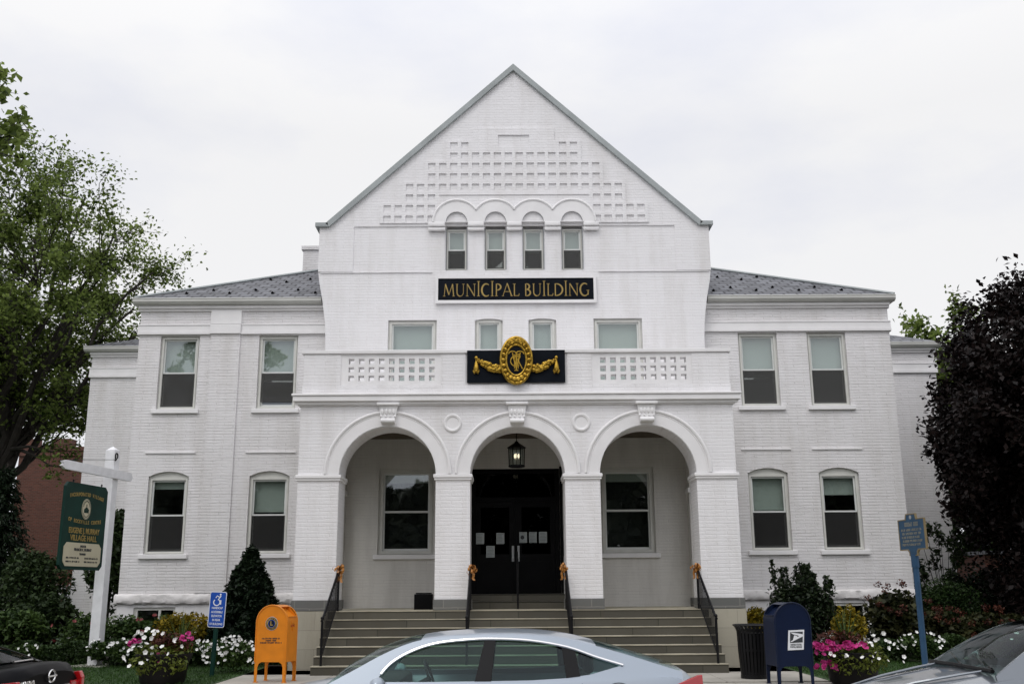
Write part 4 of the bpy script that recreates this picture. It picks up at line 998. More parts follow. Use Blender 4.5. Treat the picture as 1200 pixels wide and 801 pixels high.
HX, HY = 6.05, 16.0
HM = thing('historic_marker', (HX, HY, .16), 'blue historic marker with yellow edge on a tall blue pole', 'historic marker', rz=R(-78))
MB().tube([(0, 0, -.1), (0, 0, 2.04)], .045, 12).tube([(0, 0, 1.86), (0, 0, 2.06)], .058, 12).build('pole', 'poleblue', HM, world=False)
def hm(k):
    a = .33+k; b_, c_ = 2.14-k, 2.58+k
    return [(-.09-k, 2.05-k), (.09+k, 2.05-k), (.09+k, 2.10-k), (.13+k, b_), (a, b_), (a, c_), (.13+k, c_), (.11+k, 2.66+k), (-.11-k, 2.66+k), (-.13-k, c_), (-a, c_), (-a, b_), (-.13-k, b_), (-.09-k, 2.10-k)]
MB().slab(hm(.0), [], -.012, .012).build('plaque', 'markblue', HM, world=False)
MB().slab(hm(.016), [hm(.0005)], -.017, .017).build('plaque_edge', 'yellowedge', HM, world=False)
m = MB()
m.lathe([(.0, .004), (.03, .004), (.03, 0)], (0, -.012, 2.62), 14, axis='y'); m.build('state_seal', 'greypaint', HM, world=False)
dashes(m2 := MB(), -.17, .19, 2.515, .062, -.0155)
for i in range(5): dashes(m2, -.27+.02*(i % 2), .27-.03*(i % 3), 2.43-i*.056, .036, -.0155)
m2.build('marker_text', 'markertext', HM, world=False)
# ================================================================== planting
def mound(c, r, n, size, bumps=5, shell=.33, seed=0, zfloor=.2):
    """points through a lumpy shrub: several overlapping lobes"""
    rs = np.random.default_rng(seed+77); P = []
    c = np.array(c, float); r = np.array(r, float)
    for k in range(bumps):
        d = rs.normal(size=3); d /= np.linalg.norm(d); d[2] = abs(d[2])*.8
        cc = c+d*r*rs.uniform(.25, .55); rr = r*rs.uniform(.45, .72)
        P.append(ball_pts(n//(bumps+1), cc, rr, shell))
    P.append(ball_pts(n//(bumps+1), c, r*.8, shell))
    p = np.concatenate(P); return p[p[:, 2] > zfloor+.02]
def stems(mb, c, r, n, seed, r0=.014):
    rs = random.Random(seed)
    for i in range(n):
        a = rs.uniform(0, 2*PI); k = rs.uniform(.2, .8); e = (c[0]+r[0]*k*math.cos(a), c[1]+r[1]*k*math.sin(a), c[2]+r[2]*rs.uniform(.1, .7))
        mb.tube([(c[0]+.06*math.cos(a), c[1]+.06*math.sin(a), .18), ((c[0]*1.4+e[0]*.6)/2, (c[1]*1.4+e[1]*.6)/2, (.2+e[2])/2), e], [r0, r0*.8, r0*.35], 5)
    return mb
def shrub(name, x, y, r, n, size, mat, label, cat='shrub', group=None, bumps=5, zc=None, seed=0, aspect=.55, extra=None, core=True):
    z = .2+r[2]*.85 if zc is None else zc
    t = thing(name, (x, y, .2), label, cat, group=group)
    p = mound((x, y, z), r, n, size, bumps, seed=seed)
    if extra is not None: p = np.concatenate([p, extra])
    quads_obj('foliage', leaves_np(p, size, aspect), mat, t)
    stems(MB(), (x, y, z), r, 9, seed).build('stems', 'bark', t)
    return t
def blossoms(c, size, face=(0, -.7, .55), jit=.55):
    """five-lobed flowers, each a small open trumpet"""
    m = MB()
    for p in c:
        d = (Vector(face)+Vector(rng.normal(size=3)*jit)).normalized(); a = d.orthogonal().normalized(); b = d.cross(a); s = size*random.uniform(.7, 1.15); p = Vector(p)
        ph = random.random()*6; vs = [p-d*s*.35]; 
        for k in range(10):
            t = ph+2*PI*k/10; rr = s*(.52 if k % 2 == 0 else .42); vs.append(p+(a*math.cos(t)+b*math.sin(t))*rr)
        m.add(vs, [(0, 1+k, 1+(k+1) % 10) for k in range(10)])
    return m
def surf(n, c, r, front=True):
    d = rng.normal(size=(n, 3)); d /= np.linalg.norm(d, axis=1)[:, None]
    if front: d[:, 1] = -np.abs(d[:, 1]); d[:, 2] = np.where(d[:, 2] < -.25, -d[:, 2], d[:, 2])
    return np.array(c)+d*np.array(r)*1.02

# conical yew
t = thing('yew_bush', (-6.12, 24.0, .2), 'tall dark conical yew in front of the left wing window', 'shrub')
n = 20000; h = rng.random(n)**1.3; a = rng.uniform(0, 2*PI, n)
rad = 1.04*(1-h)**.80*(.80+.22*np.sin(a*4+h*11)*np.sin(h*17+a)+.20*np.sin(a*7-h*23))*rng.random(n)**.25+.04
tuft = [(-6.12+q*math.cos(b2), 24+q*math.sin(b2), .3+h2*2.4) for h2, b2 in zip(rng.random(70)**1.2, rng.uniform(0, 6.28, 70)) for q in [1.0*(1-h2)**.8]]
TF = np.concatenate([ball_pts(70, q, (.10, .10, .16), .6) for q in tuft])
p = np.stack([-6.12+rad*np.cos(a)+.05*np.sin(h*14), 24.0+rad*np.sin(a), .25+h*2.42], 1)
dr = np.stack([np.cos(a), np.sin(a), np.full(n, 1.1)], 1); dr /= np.linalg.norm(dr, axis=1)[:, None]
quads_obj('foliage', np.concatenate([leaves_np(p, .115, .42, .2, dr), leaves_np(TF, .11, .42)]), 'l_yew', t)
MB().tube([(-6.12, 24, .15), (-6.1, 24, 1.2), (-6.12, 24, 2.4)], [.06, .04, .012], 7).build('trunk', 'bark', t)
# holly with upright leaders on the right
t = thing('holly_bush', (6.4, 24.0, .2), 'dark glossy holly with loose upright shoots behind the blue mailbox', 'shrub')
P = [mound((6.4, 24, 1.05), (.86, .65, .98), 8500, .1, 6, seed=3)]; m = MB()
for i in range(17):
    bx = 6.4+random.uniform(-.55, .55); by = 24+random.uniform(-.4, .4); top = 2.45-abs(bx-6.3)*.75+random.uniform(-.35, .15); lx = bx+(bx-6.4)*.3
    k = 190; f_ = rng.random(k)**.8
    P.append(np.stack([bx+(lx-bx)*f_+rng.normal(size=k)*.125*(1.15-f_), by+rng.normal(size=k)*.085*(1.1-f_), 1.05+(top-1.05)*f_], 1))
    m.tube([(6.4+(bx-6.4)*.3, 24, .2), (bx, by, 1.0), (lx, by, top)], [.022, .014, .004], 5)
quads_obj('foliage', leaves_np(np.concatenate(P), .105, .5, .2), 'l_holly', t); m.build('stems', 'bark', t)

shrub('golden_shrub', -7.72, 24.3, (.66, .5, .62), 4200, .09, 'l_gold', 'golden yellow shrub between the basement window and the blue sign', seed=5, zc=.82)
shrub('golden_shrub', -6.98, 24.55, (.5, .42, .52), 2600, .09, 'l_gold', 'smaller golden yellow shrub just left of the conical yew', seed=6, zc=.78)
shrub('golden_shrub', 5.5, 24.1, (.42, .4, .5), 2200, .09, 'l_gold', 'yellow leaved shrub behind the trash can', seed=7, zc=.86)
shrub('golden_shrub', 7.35, 23.7, (.48, .4, .5), 2400, .09, 'l_gold', 'yellow leaved shrub to the right of the holly', seed=8, zc=.82)
# rose bushes by the left wing
for i, (x, y, r, lb) in enumerate([(-9.05, 24.7, (.85, .6, .62), 'green rose bush under the outer left wing window'), (-8.25, 24.35, (.42, .4, .5), 'small green rose bush with one pink bloom beside the golden shrub'), (-10.2, 24.9, (.75, .6, .72), 'green rose bush with pink blooms just behind the white sign post')]):
    t = shrub('rose_bush', x, y, r, 3600 if i != 1 else 1600, .10, 'l_rose', lb, seed=20+i, zc=.72)
    for q in surf(4 if i else 3, (x, y, .75), r): blossoms([q], .13).build('rose', 'petal_red', t)
# clipped low hedges
def hedge(x0, x1, y, hgt, dep, label, seed, n):
    t = thing('low_hedge', ((x0+x1)/2, y, .2), label, 'hedge')
    u = rng.random((n, 3)); f_ = rng.integers(0, 3, n)
    u[:, 1] = np.where(f_ == 0, u[:, 1]*.12, u[:, 1]); u[:, 2] = np.where(f_ == 1, 1-u[:, 2]*.12, u[:, 2])
    x = x0+(x1-x0)*u[:, 0]; wob = .05*np.sin(x*5.1+seed)+.035*np.sin(x*11.3)
    p = np.stack([x, y+dep*(u[:, 1]-.5)+wob*.7, .2+(hgt+wob)*u[:, 2]], 1)
    quads_obj('foliage', leaves_np(p, .065, .6), 'l_box', t); m = MB()
    for i in range(int((x1-x0)/.4)): m.tube([(x0+.2+i*.4, y, .15), (x0+.2+i*.4, y, .2+hgt*.7)], .012, 5)
    m.build('stems', 'bark', t)
hedge(-14.5, -9.5, 23.7, .42, .6, 'low clipped hedge along the lawn edge left of the white post', 1, 15000)
hedge(-8.9, -4.9, 23.15, .46, .6, 'low clipped hedge behind the blue accessible sign', 2, 13000)
hedge(5.2, 8.3, 22.9, .40, .55, 'low clipped hedge behind the right flower planter', 4, 10000)
hedge(8.6, 15.0, 23.4, .44, .6, 'low clipped hedge on the right lawn edge beyond the marker pole', 3, 16000)
# hydrangeas, brownish flower heads, on the right
for i, (x, y, r, lb) in enumerate([(8.75, 24.4, (.95, .7, .95), 'hydrangea bush with brown red heads under the outer right window'), (9.95, 24.7, (.75, .6, .6), 'hydrangea with faded red heads in front of the right wing corner'), (10.95, 24.9, (.85, .6, .66), 'hydrangea with faded red heads below the round green shrub'), (11.9, 25.0, (.8, .6, .58), 'hydrangea with faded red heads behind the grey car windscreen')]):
    t = shrub('hydrangea', x, y, r, 4200, .13, 'l_hyd', lb, seed=30+i, zc=.86 if i == 0 else .62, aspect=.7)
    for q in surf(15 if i == 0 else 11, (x, y, .9 if i == 0 else .66), r):
        quads_obj('flower_head', leaves_np(ball_pts(34, q, (.10, .10, .075), .3), .05, .8), 'l_redleaf', t)
shrub('round_shrub', 11.1, 26.6, (1.0, .8, .78), 6500, .075, 'l_box', 'rounded green shrub at the corner of the right wing', seed=41, zc=1.25)
shrub('round_shrub', 12.4, 27.3, (.75, .7, .6), 3600, .075, 'l_yew', 'rounded dark green shrub below the purple maple', seed=42, zc=1.05)
# loose laurel by the set-back block on the right
t = thing('laurel_bush', (11.85, 29, .2), 'loose dark laurel against the white set back block on the right', 'shrub'); P = []; m = MB()
for i in range(26):
    a = random.uniform(0, 2*PI); e = Vector((11.85+.75*random.uniform(-1, 1), 29+.5*math.sin(a), random.uniform(1.4, 3.4)))
    m.tube([(11.85, 29, .2), (11.85+(e.x-11.85)*.4, 29+(e.y-29)*.4, e.z*.5), tuple(e)], [.02, .013, .004], 5); P.append(ball_pts(42, e, (.2, .2, .24), .6))
quads_obj('foliage', leaves_np(np.concatenate(P), .17, .38, .1), 'l_dark', t); m.build('stems', 'bark', t)
# dark shrubs on the far left
for i, (nm, x, y, r, zc, mt, sz, lb) in enumerate([
    ('rhododendron', -10.75, 27.6, (.68, .7, 1.75), 2.5, 'l_dark', .16, 'tall dark evergreen shrub between the green sign and the wing corner'),
    ('rhododendron', -11.6, 26.2, (.85, .7, .85), 1.05, 'l_dark', .15, 'broad dark shrub right behind the white sign post'),
    ('rhododendron', -12.5, 27.2, (1.0, 1.0, 1.35), 1.75, 'l_dark', .13, 'large dark bush in front of the red brick tower'),
    ('laurel_hedge_bush', -12.0, 25.3, (1.0, .8, .62), .82, 'l_rose', .12, 'dull green bush at the foot of the large dark bush'),
    ('laurel_hedge_bush', -13.7, 25.6, (1.2, .9, .75), .9, 'l_dark', .13, 'dark green bush above the black car roof')]):
    shrub(nm, x, y, r, 5200, sz, mt, lb, seed=50+i, zc=zc, bumps=7)
for x, y, r, lb in ((-14.6, 24.9, (.5, .4, .4), 'patch of red leaved bedding behind the hedge beside the white post'),): pass
# white flower mounds along the beds
def flower_mound(x, y, r, nb, label, seed, zc=.42):
    t = thing('petunia_mound', (x, y, .2), label, 'flowers', group='white petunia mounds along the beds')
    quads_obj('foliage', leaves_np(mound((x, y, zc), r, 1300, .08, 4, seed=seed), .085, .5), 'l_rose', t)
    b = blossoms(surf(nb, (x, y, zc), r), .075).build('blossoms', 'petal_white', t, recalc=False); b['kind'] = 'stuff'
flower_mound(-5.62, 20.9, (.56, .5, .38), 90, 'large mound of white petunias around the foot of the blue sign', 61, .50)
flower_mound(-8.35, 22.6, (.40, .35, .28), 22, 'white petunias left of the left planter, behind its bloom', 62, .5)
flower_mound(-6.75, 22.4, (.5, .35, .24), 24, 'white petunias between the left planter and the yew', 63, .52)
flower_mound(-10.6, 23.1, (.38, .3, .22), 10, 'few white petunias at the hedge left of the white post', 64, .45)
flower_mound(-9.0, 22.9, (.3, .25, .26), 11, 'few white petunias just right of the white post', 65, .5)
flower_mound(8.45, 22.3, (.5, .4, .26), 30, 'mound of white petunias on the right lawn edge under the hydrangea', 66, .56)
flower_mound(11.1, 23.0, (.4, .3, .2), 14, 'small patch of white petunias beside the grey car windscreen', 67, .62)
flower_mound(5.35, 21.6, (.4, .3, .25), 26, 'white petunias between the blue mailbox and the right planter', 68, .6)

# round planters
def planter(x, y, label, seed, pinks, sc=1.):
    t = thing('planter', (x, y, .19), label, 'planter')
    MB().lathe([(.0, 0), (.34, 0), (.38, .05), (.43, .38), (.47, .44), (.48, .50), (.45, .51), (.42, .45), (.0, .44)], (x, y, .19), 28).build('pot', 'pot', t, smooth=True)
    P = np.concatenate([ball_pts(900, (x, y, .74), (.5, .45, .16), .5), ball_pts(900, (x, y-.3, .56), (.52, .25, .24), .5)])
    quads_obj('foliage', leaves_np(P, .075, .5), 'l_lime', t)
    P = ball_pts(300, (x+(.1 if seed == 1 else -.15), y, .86), (.42, .3, .18), .5); quads_obj('red_foliage', leaves_np(P, .12, .4), 'l_redleaf', t)
    m = MB()
    for i in range(40):      # arching blades
        a = random.uniform(0, 2*PI); ln = random.uniform(.55, 1.05)*sc; sp_ = random.uniform(.08, .62)*sc; gx_ = x+(.24 if seed == 1 else -.06)
        pts = []
        for k in range(6):
            f_ = k/5; pts.append(Vector((gx_+math.cos(a)*(.05+sp_*f_**1.6), y+.05+math.sin(a)*(.05+sp_*f_**1.6), .62+ln*(f_-.22*f_**3*(sp_/.3)))))
        sd = Vector((-math.sin(a), math.cos(a), 0)); m.grid([[p-sd*.012*(1.02-k/5), p+sd*.012*(1.02-k/5)] for k, p in enumerate(pts)])
    m.build('grass_blades', 'l_rose', t, recalc=False)
    return t
pl = planter(-6.2, 18.55, 'left dark round planter with trailing white petunias and a fuchsia bloom', 1, 3)
def bl(par, pts, size, mat, nm): b = blossoms(pts, size).build(nm, mat, par, recalc=False); b['kind'] = 'stuff'
q = np.concatenate([surf(20, (-6.52, 18.4, .60), (.30, .42, .30)), surf(14, (-6.45, 18.5, .9), (.3, .25, .22)), surf(6, (-6.0, 18.4, .72), (.3, .4, .22))])
bl(pl, q, .085, 'petal_white', 'white_blossoms'); bl(pl, np.concatenate([surf(9, (-6.62, 18.3, .84), (.11, .12, .09)), surf(6, (-6.12, 18.2, .62), (.07, .1, .1)), surf(9, (-5.74, 18.3, .92), (.1, .1, .12))]), .10, 'petal_pink', 'pink_blossoms')
pr = planter(5.5, 17.7, 'right dark round planter with tall grass, fuchsia petunias and white blooms', 2, 3, 1.05)
q = np.concatenate([surf(20, (5.85, 17.5, .62), (.42, .42, .28)), surf(10, (5.35, 17.4, .6), (.35, .4, .25)), surf(8, (6.0, 17.7, .85), (.22, .2, .14))])
bl(pr, q, .07, 'petal_white', 'white_blossoms'); bl(pr, np.concatenate([surf(36, (4.98, 17.5, .72), (.22, .2, .16)), surf(26, (5.38, 17.3, .78), (.24, .15, .08)), surf(22, (5.0, 17.5, .45), (.18, .16, .1))]), .10, 'petal_pink', 'pink_blossoms')

# ================================================================== trees
def curve_to(a, d0, b, n=7, sag=0., jit=.06, rs=random):
    a, b = Vector(a), Vector(b); L_ = (b-a).length; c1 = a+Vector(d0).normalized()*L_*.45; out = []
    for i in range(n+1):
        t = i/n; p = a*(1-t)**2+c1*2*t*(1-t)+b*t*t
        if 0 < i < n: p = p+Vector((rs.gauss(0, 1), rs.gauss(0, 1), rs.gauss(0, 1)))*L_*jit*.35
        out.append(p)
    return out
def tree(name, base, fork, env_c, env_r, nl, ncl, nleaf, size, mat, label, seed, r0=.3, group=None, keep=None, cl_r=(.55, 1.0), shell=.45, cat='tree', limbs_to=None):
    rs = random.Random(seed); g = np.random.default_rng(seed)
    t = thing(name, base, label, cat, group=group); m = MB()
    base = Vector(base); fk = Vector(fork); ec = Vector(env_c); er = Vector(env_r)
    tr = curve_to(base, (0, 0, 1), fk, 5, jit=.03, rs=rs); m.tube(tr, [r0*(1.25 if i == 0 else 1.0-.08*i) for i in range(len(tr))], 10)
    limbs = []
    tg = list(limbs_to or [])
    while len(tg) < nl:
        a = 2*PI*(len(tg)+rs.random()*.6)/nl; e = rs.uniform(.05, 1.1)
        tg.append(ec+Vector((er.x*math.cos(a)*math.cos(e), er.y*math.sin(a)*math.cos(e), er.z*math.sin(e)))*rs.uniform(.6, .8))
    for q in tg:
        q = Vector(q); s0 = tr[rs.choice([-1, -1, -2])]; pts = curve_to(s0, (q-s0)*.4+Vector((0, 0, 2.0)), q, 8, rs=rs)
        k = r0*rs.uniform(.38, .55); rad = [k*(1-.82*i/8) for i in range(9)]; m.tube(pts, rad, 7); limbs.append((pts, rad))
    P = []
    cnt = 0; tries = 0
    while cnt < ncl and tries < ncl*20:
        tries += 1
        d = Vector((rs.gauss(0, 1), rs.gauss(0, 1), rs.gauss(0, 1))).normalized()*(rs.random()**shell); c = ec+Vector((d.x*er.x, d.y*er.y, d.z*er.z))
        if keep and not keep(c): continue
        cnt += 1
        pts, rad = min(limbs, key=lambda l: min((p-c).length for p in l[0][2:])); i = min(range(2, len(pts)), key=lambda i: (pts[i]-c).length+ .15*abs(i-len(pts))); i = max(2, i-1)
        br = curve_to(pts[i], (c-pts[i])+Vector((0, 0, .3)), c, 5, rs=rs); m.tube(br, [max(.012, rad[i]*.5*(1-.75*k/5)) for k in range(6)], 5, cap=False)
        R_ = rs.uniform(*cl_r); nn = nleaf//ncl; nt = 7
        for k in range(nt):
            tip = Vector((rs.gauss(0, .6), rs.gauss(0, .6), rs.gauss(.1, .5)))*R_+c; st = br[rs.choice([3, 4, 5])]
            if keep and not keep(tip): continue
            m.tube([st, (st+tip)/2+Vector((0, 0, .05)), tip], [.012, .009, .004], 4, cap=False)
            f_ = g.random(nn//nt)**.6; b_ = np.array(st)+(np.array(tip)-np.array(st))*f_[:, None]; P.append(b_+g.normal(size=b_.shape)*R_*.20)
    p = np.concatenate(P)
    if keep: p = p[[keep(Vector(v)) for v in p]]
    quads_obj('crown', leaves_np(p, size, .62), mat, t); m.build('trunk', 'bark', t, smooth=True, recalc=False)
    return t
def keepL(c): return not (c.x < -15.2 and c.z < 7.2+.5*math.sin(c.x*3)) and not (c.x > -13.6 and c.z < 9.6+max(0, c.x+13.6)*.45) and c.z > 4.6
tree('maple_tree', (-18.2, 34.5, .1), (-17.5, 34.5, 5.2), (-18.1, 34.8, 10.7), (6.8, 6.0, 6.5), 18, 340, 90000, .15, 'l_tree', 'tall green leafy maple to the left of the building', 101, .40, keep=keepL,
     limbs_to=[(-15.6, 34.5, 11.5), (-14.6, 34, 9.8), (-16.2, 33.5, 8.2), (-13.4, 34.8, 11.5), (-17, 34.5, 14.5), (-14.4, 35, 14.4), (-12.9, 35, 12.9), (-12.2, 35.2, 11.9), (-15.6, 35, 15.8)], cl_r=(.6, 1.2), shell=.5)
def keepN(c): return c.x < -.487*c.y-.25-.35*abs(math.sin(c.z*3.1))
tree('maple_tree', (-13.8, 15.6, .1), (-13.6, 15.7, 5.5), (-10.3, 16, 9.75), (2.9, 2.4, 1.45), 6, 34, 5200, .16, 'l_tree', 'near leafy branch of a green maple at the upper left edge', 102, .24, keep=keepN, cl_r=(.32, .55), limbs_to=[(-9.6, 16, 9.9), (-9.3, 15.8, 8.9)])
tree('purple_maple', (15.2, 25.8, .1), (15.1, 25.8, 2.8), (15.2, 25.6, 5.2), (4.8, 3.9, 5.0), 12, 330, 170000, .155, 'l_purple', 'dark purple leaved maple on the right of the building', 103, .30, cl_r=(.6, 1.05), shell=.42, keep=lambda c: c.z > .9 and c.x > c.y*(.418-(.014 if 5.2 < c.z < 6.8 else 0)+.011*max(0, c.z-7))-.19)
tree('spruce_like_maple', (20.0, 45, .1), (20, 45, 6), (19.6, 45, 9.5), (3.0, 3, 4.6), 7, 46, 12000, .26, 'l_tree', 'green tree top rising behind the right set back block', 104, .3, group=None) if False else tree('background_tree', (20.4, 46, .1), (20.3, 46, 6), (20.2, 46, 9.6), (3.1, 3, 4.9), 7, 46, 12000, .26, 'l_tree', 'green tree rising behind the right set back block', 104, .3)
tree('background_tree', (19.5, 39.5, .1), (19.5, 39.5, 3), (19.3, 39.5, 5.2), (4.4, 2.5, 5.0), 8, 90, 40000, .28, 'l_dark', 'dark green tree in the gap beside the purple maple', 105, .3)
for i, (x, y, h_, lb) in enumerate([(-22.5, 40, 7.5, 'dark green tree behind the spruce at far left'), (-28, 44, 9, 'dark green tree at the far left edge beyond the maple')]):
    tree('background_tree', (x, y, .1), (x, y, h_*.35), (x, y, h_*.55), (3.6, 3, h_*.45), 7, 44, 12000, .3, 'l_dark', lb, 110+i, .25) if i else None
for i, (x, lb) in enumerate([(13.3, 'dark yew shrub under the purple maple, nearest the brick wall'), (14.7, 'dark yew shrub at the right edge under the purple maple')]):
    shrub('yew_bush', x, 28.6+i, (1.5, 1.1, 1.3), 6000, .12, 'l_yew', lb, seed=70+i, zc=1.3)
# spruce on the far left
t = thing('spruce_tree', (-14.7, 29.6, .1), 'dark drooping spruce at the left edge before the brick tower', 'tree'); P = []; D_ = []; m = MB().tube([(-14.7, 29.6, .1), (-14.7, 29.6, 5.4)], [.14, .015], 7)
for i in range(120):
    f_ = (i+.5)/120; a = i*2.399; ln = 1.55*(1-f_)**.8*random.uniform(.75, 1.1)+.1; z0 = .5+f_*4.8
    pts = [Vector((-14.7+math.cos(a)*ln*k/4, 29.6+math.sin(a)*ln*k/4, z0+.08*k/4*ln-.34*ln*(k/4)**2)) for k in range(5)]; m.tube(pts, [.018, .014, .01, .007, .003], 4, cap=False)
    nn = int(40+ln*120); u = rng.random(nn); idx = np.minimum((u*4).astype(int), 3); fr_ = u*4-idx; A = np.array([tuple(p) for p in pts]); b_ = A[idx]*(1-fr_)[:, None]+A[idx+1]*fr_[:, None]
    b_ = b_+rng.normal(size=b_.shape)*np.array([.09, .09, .03]); b_[:, 2] -= rng.random(nn)*.16; P.append(b_); D_.append(np.tile([math.cos(a), math.sin(a), -.7], (nn, 1)))
quads_obj('crown', leaves_np(np.concatenate(P), .15, .3, .3, np.concatenate(D_)), 'l_yew', t); m.build('trunk', 'bark', t)

# ================================================================== buildings behind
T = thing('brick_tower', (-22, 52, .1), 'dark red brick building with stepped parapet behind the green sign', 'building')
m = MB().box(-24.2, -16, 50, 60, .1, 8.55)
for x0, x1, z in ((-24.3, -23.4, 9.15), (-23.4, -22.6, 8.8), (-22.6, -21.7, 9.15), (-21.7, -16, 8.75)): m.box(x0, x1, 49.95, 50.6, 8.551, z)
m.build('wall', 'redbrick', T); MB().box(-24.3, -16, 49.93, 49.99, 8.3, 8.42).box(-24.25, -16, 49.93, 49.99, 1.9, 2.05).build('string_course', 'redbrick', T)
MB().box(-24.0, -16.2, 50.61, 59.8, 8.56, 8.6).build('roof', 'slate', T)
T = thing('brick_house', (20, 34, .1), 'low red brick house half hidden under the purple maple', 'house')
MB().box(14.9, 26, 33, 36.5, .1, 2.75).build('wall', 'redbrick', T); MB().box(14.8, 26.1, 32.85, 36.6, 2.75, 2.86).build('roof', 'slate', T)
MB().box(14.88, 26.05, 32.93, 32.99, 1.98, 2.08).build('band', 'concrete', T)
F = thing('picket_fence', (-17.6, 40, .1), 'short white picket fence in front of the red brick building', 'fence')
m = MB()
for i in range(24): x = -19.4+i*.16; m.slab([(x, .12), (x+.09, .12), (x+.09, 1.98), (x+.045, 2.08), (x, 1.98)], [], 40, 40.03)
m.build('pickets', 'postwhite', F); MB().box(-19.5, -15.5, 40.031, 40.07, .6, .7).box(-19.5, -15.5, 40.031, 40.07, 1.6, 1.7).build('rail', 'postwhite', F)
# ================================================================== cars
def interp(tab, x):
    for (x0, v0), (x1, v1) in zip(tab, tab[1:]):
        if x <= x1: f_ = max(0, (x-x0)/(x1-x0)); return v0+(v1-v0)*f_
    return tab[-1][1]
def smooth(tab, x):
    e = .05; return (interp(tab, x-e)+2*interp(tab, x)+interp(tab, x+e))/4
def wheel(root, x, y, r_, sy):
    wv = thing('wheel', (x, y, r_), None, None); wv.parent = root
    o = MB().lathe([(r_-.1, -.1), (r_-.02, -.1), (r_, -.06), (r_, .06), (r_-.02, .1), (r_-.1, .1)], (0, 0, 0), 30, axis='y').build('tyre', 'rubber', wv, world=False, smooth=True)
    m = MB().lathe([(.0, .05), (.05, .06), (.06, .03)], (0, 0, 0), 20, axis='y') if sy < 0 else MB().lathe([(.0, -.05), (.05, -.06), (.06, -.03)], (0, 0, 0), 20, axis='y')
    m.lathe([(r_-.115, -.08), (r_-.1, -.085), (r_-.1, .085), (r_-.115, .08)], (0, 0, 0), 30, axis='y')
    yo = -.07 if sy < 0 else .07
    for k in range(5):
        a = 2*PI*k/5; 
        for da in (-.14, .14): m.tube([(.05*math.cos(a), yo, .05*math.sin(a)), ((r_-.11)*math.cos(a+da), yo, (r_-.11)*math.sin(a+da))], .022, 5)
    m.build('rim', 'rim', wv, world=False)
    return wv
def car(name, loc, label, mat, hw, deck, belt, rail, sill, dlo, pillars, quarter, roofx, glassx, nose, tail, wheels, wr, k_tumble, rz=0., extra=None):
    """x along the car (nose at -x), deck = top line of the lower body on the centre line, belt = its side shoulder line,
    rail = outline of the greenhouse side above the belt, dlo = side window outlines, roofx / glassx = x spans of roof, screens on the centre line"""
    C_ = thing(name, loc, label, 'car', rz=rz)
    xs = sorted(set([nose+(tail-nose)*i/46 for i in range(47)]+[tail-.02, tail-.06, nose+.02, nose+.06]))
    rows = []
    for x in xs:
        en = min(1, max(0, (x-nose)/.55)); et = min(1, max(0, (tail-x)/.45)); pl_ = (1-(1-en)**2.6)**.45*(.80+.20*(1-(1-et)**2.2)**.5)
        w_ = hw*max(.55, pl_); zd = smooth(deck, x); zb = smooth(belt, x); cab = rail[0][0]+.45 < x < rail[-1][0]-.5; zi = .56 if cab else zd; z0 = sill+(.14*(1-en)**2+.10*(1-et)**2)
        half = [(0, zi), (w_*.45, zi-.012*(not cab)), (w_*.72, zi-.035*(not cab)), (w_*.86, min(zd-.06, zb+.035)), (w_*.935, zb), (w_*.985, zb-.10), (w_, zb-.24), (w_*.985, (zb+z0)/2-.05), (w_*.965, z0+.06), (w_*.90, z0)]
        rows.append([(x, -y, z) for y, z in reversed(half)]+[(x, y, z) for y, z in half[1:]])
    m = MB().grid(rows); n_ = len(rows[0])
    m.add(rows[0], [tuple(range(n_))]); m.add(rows[-1], [tuple(range(n_))])
    m.build('body', mat, C_, world=False, smooth=True)
    # side of the greenhouse: plane leaning inwards
    def T(sy):
        def f(p, dy): return (p[0], sy*(hw*.90-(p[1]-.95)*k_tumble+dy), p[1])
        return f
    for sy in (-1, 1):
        def plate(outer, holes, d0, d1, nm, mt, par=C_):
            q = MB().slab(outer, holes, d0, d1); f = T(sy)
            q.v = [f((v[0], v[2]), v[1]) for v in q.v]; return q.build(nm, mt, par, world=False)
        base = [(rail[-1][0], rail[-1][1]-.12), (rail[0][0], rail[0][1]-.12)]
        plate(list(rail)+base, [dlo], -.03, 0, 'door_frame', mat)
        plate(dlo, [], -.022, -.016, 'side_window', 'carglass')
        for pp in pillars: plate(pp, [], -.013, .003, 'door_pillar', 'trimblack')
        if quarter: plate(quarter, [], -.012, .002, 'quarter_trim', 'trimblack')
        top = [p for p in dlo[dlo_top[0]:dlo_top[1]]]
        f = T(sy); MB().tube([f(p, .006) for p in top], .013, 6).build('chrome_strip', 'chrome', C_, world=False, smooth=True)
    # skin over the top between the two rails
    yr = lambda z: hw*.90-(z-.95)*k_tumble-.004
    def zr(x): return interp(rail, x)
    def skin(x0, x1, nm, mt, n=14, sl=0.):
        rows = []
        for i in range(n+1):
            x = x0+(x1-x0)*i/n; z = zr(x); w_ = yr(z); e = min(1, max(0, (z-rail[0][1])/.08)); crown = roof_crown*e*(1+1.3*max(0, min(1, (b-x)/.45)))
            rows.append([(x-sl*(1-abs(u)**2)*0, w_*u, z+crown*(1-u*u)-(.02 if abs(u) == 1 else 0)) for u in (-1, -.93, -.75, -.5, -.25, 0, .25, .5, .75, .93, 1)])
        MB().grid(rows).build(nm, mt, C_, world=False, smooth=True)
    a, b, c, d_ = rail[0][0]+.01, roofx[0], roofx[1], rail[-1][0]-.01
    skin(a, b, 'windscreen', 'carglass'); skin(b, c, 'roof', mat, 20); skin(c, d_, 'rear_screen', 'carglass')
    # cabin: seats, wheel, floor
    m = MB()
